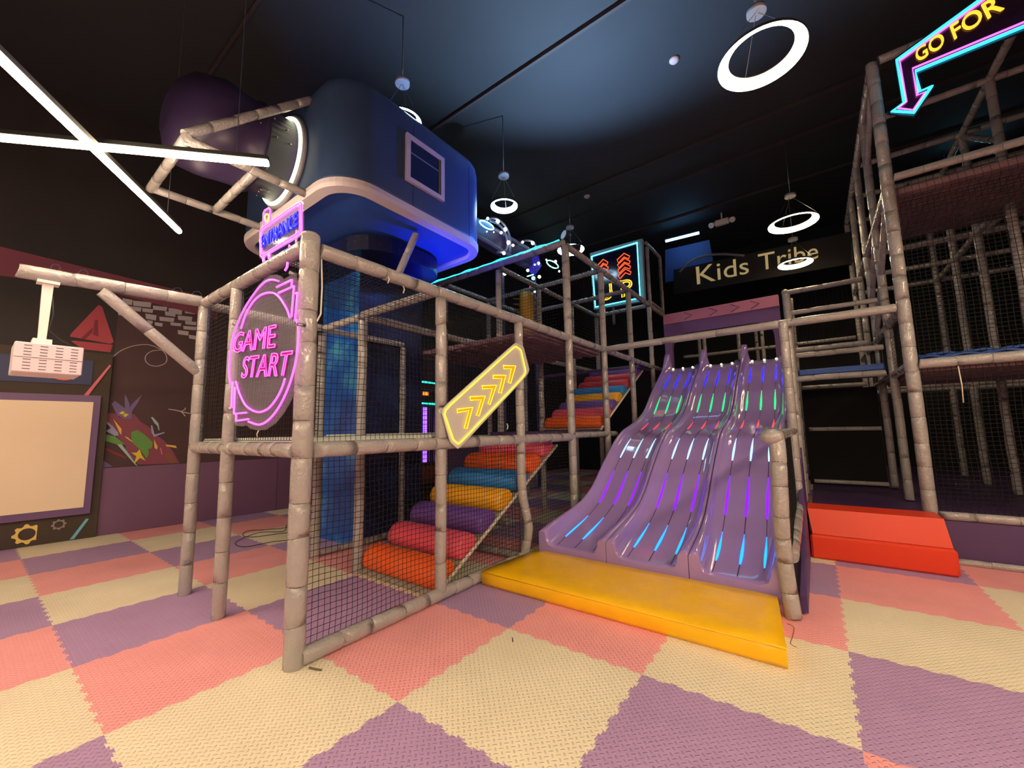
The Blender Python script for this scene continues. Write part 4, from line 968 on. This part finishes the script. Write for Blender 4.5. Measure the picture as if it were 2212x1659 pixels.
# projector in its ventilated cage
yb = 1.72; q = [PY(yb, *p) for p in ((28, 736), (181, 751), (177, 810), (28, 803))]
bx0, bx1, bz0, bz1 = (q[0].x+q[3].x)/2, (q[1].x+q[2].x)/2, (q[2].z+q[3].z)/2, (q[0].z+q[1].z)/2
t = thing('projector_cage', 'white ventilated projector box hanging from the padded arm', 'projector', (bx0+.2, yb+.18, bz0))
MB().bbox((bx0, yb, bz0), (bx1, yb+.36, bz1), .006).build('case', mat('case_white', (222, 206, 216), .45), t)
dk = mat('vent_dark', (70, 56, 62), .7)
for r_ in range(2):
    for c_ in range(4):
        sl = MB()
        for k in range(4):
            xx = bx0+(bx1-bx0)*(.13+.225*c_); zz = bz0+(bz1-bz0)*(.10+.47*r_+.105*k); sl.box((xx, yb-.0015, zz), (xx+(bx1-bx0)*.11, yb+.001, zz+.005))
        sl.build('vent_grille', dk, t)
MB().box((bx0, yb-.002, (bz0+bz1)/2-.002), (bx1, yb, (bz0+bz1)/2+.001)).build('seam', dk, t)
for yy in (): pass
pz = (bx0+bx1)/2-.04
MB().box((pz-.05, 1.80, bz1), (pz+.05, 1.96, bz1+.05)).build('mount_plate', WHITE, t)
MB().prism([(pz-.022, 1.86, bz1+.05), (pz+.022, 1.86, bz1+.05), (pz+.03, 1.86, 2.70), (pz-.03, 1.86, 2.70)], (0, .05, 0)).build('drop_pole', WHITE, t)
MB().box((pz-.06, 1.83, 2.69), (pz+.06, 1.93, 2.712)).build('top_plate', WHITE, t)
MB().tube([(pz+.03, 1.87, 2.6), (pz+.045, 1.86, 2.45), (pz+.03, 1.86, 2.32), (pz+.10, 1.85, bz1+.06), (pz+.2, 1.84, bz1+.01)], .006, 6).build('cable', CORD, t)

# cable coil on the floor, scraps
Zf = lambda p, z=.008: PZ(z, p[0], p[1])
cpts = [(640, 1132), (615, 1140), (575, 1144), (535, 1147), (524, 1156), (545, 1160), (600, 1153), (632, 1148), (632, 1138), (618, 1135), (612, 1148), (560, 1150), (520, 1165), (508, 1175), (530, 1181), (590, 1170), (630, 1165), (628, 1152), (640, 1145)]
tag(MB().tube([Zf(p, .008+.002*(i % 3)) for i, p in enumerate(resample(cpts, 4))], .0045, 5).build('cable_coil', CORD), 'thin dark cable lying in loops on the foam floor behind the corner post', 'cable')
tag(MB().tube([Zf(p) for p in resample([(668, 1442), (680, 1445), (694, 1447)], 4)], .006, 5).build('strap_end', TIE), 'short brown strap end on the floor by the corner post', 'strap')
tag(MB().tube([Zf(p, .004) for p in resample([(1700, 1347), (1715, 1355), (1712, 1375), (1708, 1390), (1720, 1398)], 4)], .002, 4).build('loose_thread', TIE), 'thin curled thread on the floor right of the yellow mat', 'thread')
tag(MB().tube([Zf((1107, 1378), .004), Zf((1108, 1386), .004)], .004, 5).build('debris', CORD), 'tiny dark scrap on the cream tile below the yellow mat', 'scrap')

# ------------------------------------------------------------------ flood lamps and fixtures added for the blue light on cabin and ceiling
def flood(loc, aim, col, power, label, size=70, r=.05):
    t = thing('added_flood', label, 'flood light', loc); loc = V(loc); d = (V(aim)-loc).normalized()
    MB().tube([loc-d*.10, loc-d*.09, loc-d*.02, loc], [.03, .06, .07, .075], 14).build('housing', BLACK, t)
    MB().tube([loc+d*.001, loc+d*.004], .066, 14).build('lens', neon('lens_%02x%02x%02x' % col, tuple(v//3 for v in col), .2), t)
    ld = bpy.data.lights.new('spot', 'SPOT'); ld.energy = power; ld.color = lin(col)[:3]; ld.spot_size = math.radians(size); ld.spot_blend = .6; ld.shadow_soft_size = r
    lo = bpy.data.objects.new('lamp', ld); COL.objects.link(lo); lo.location = loc+d*.02; lo.rotation_euler = d.to_track_quat('-Z', 'Y').to_euler()
    lo.parent = t; lo.matrix_parent_inverse = Matrix.Translation(-loc)
flood((3.3, 1.0, 2.95), (3.35, 1.0, 4.0), (20, 70, 255), 70, 'added blue flood lamp on the inner bar aimed up at the cabin', 110)
flood((4.60, -.16, 4.36), (2.6, .7, 4.7), (70, 120, 255), 150, 'added blue flood lamp on the upper side bar aimed at the cabin front', 90)
flood((4.9, -.21, 4.30), (3.6, -1.0, 6.8), (150, 190, 228), 1150, 'added pale blue up-light on the frame corner washing the ceiling', 120)
flood((10.7, .6, 3.4), (9.8, 3, 3.5), (60, 90, 255), 30, 'added blue flood lamp far behind the light box', 120)
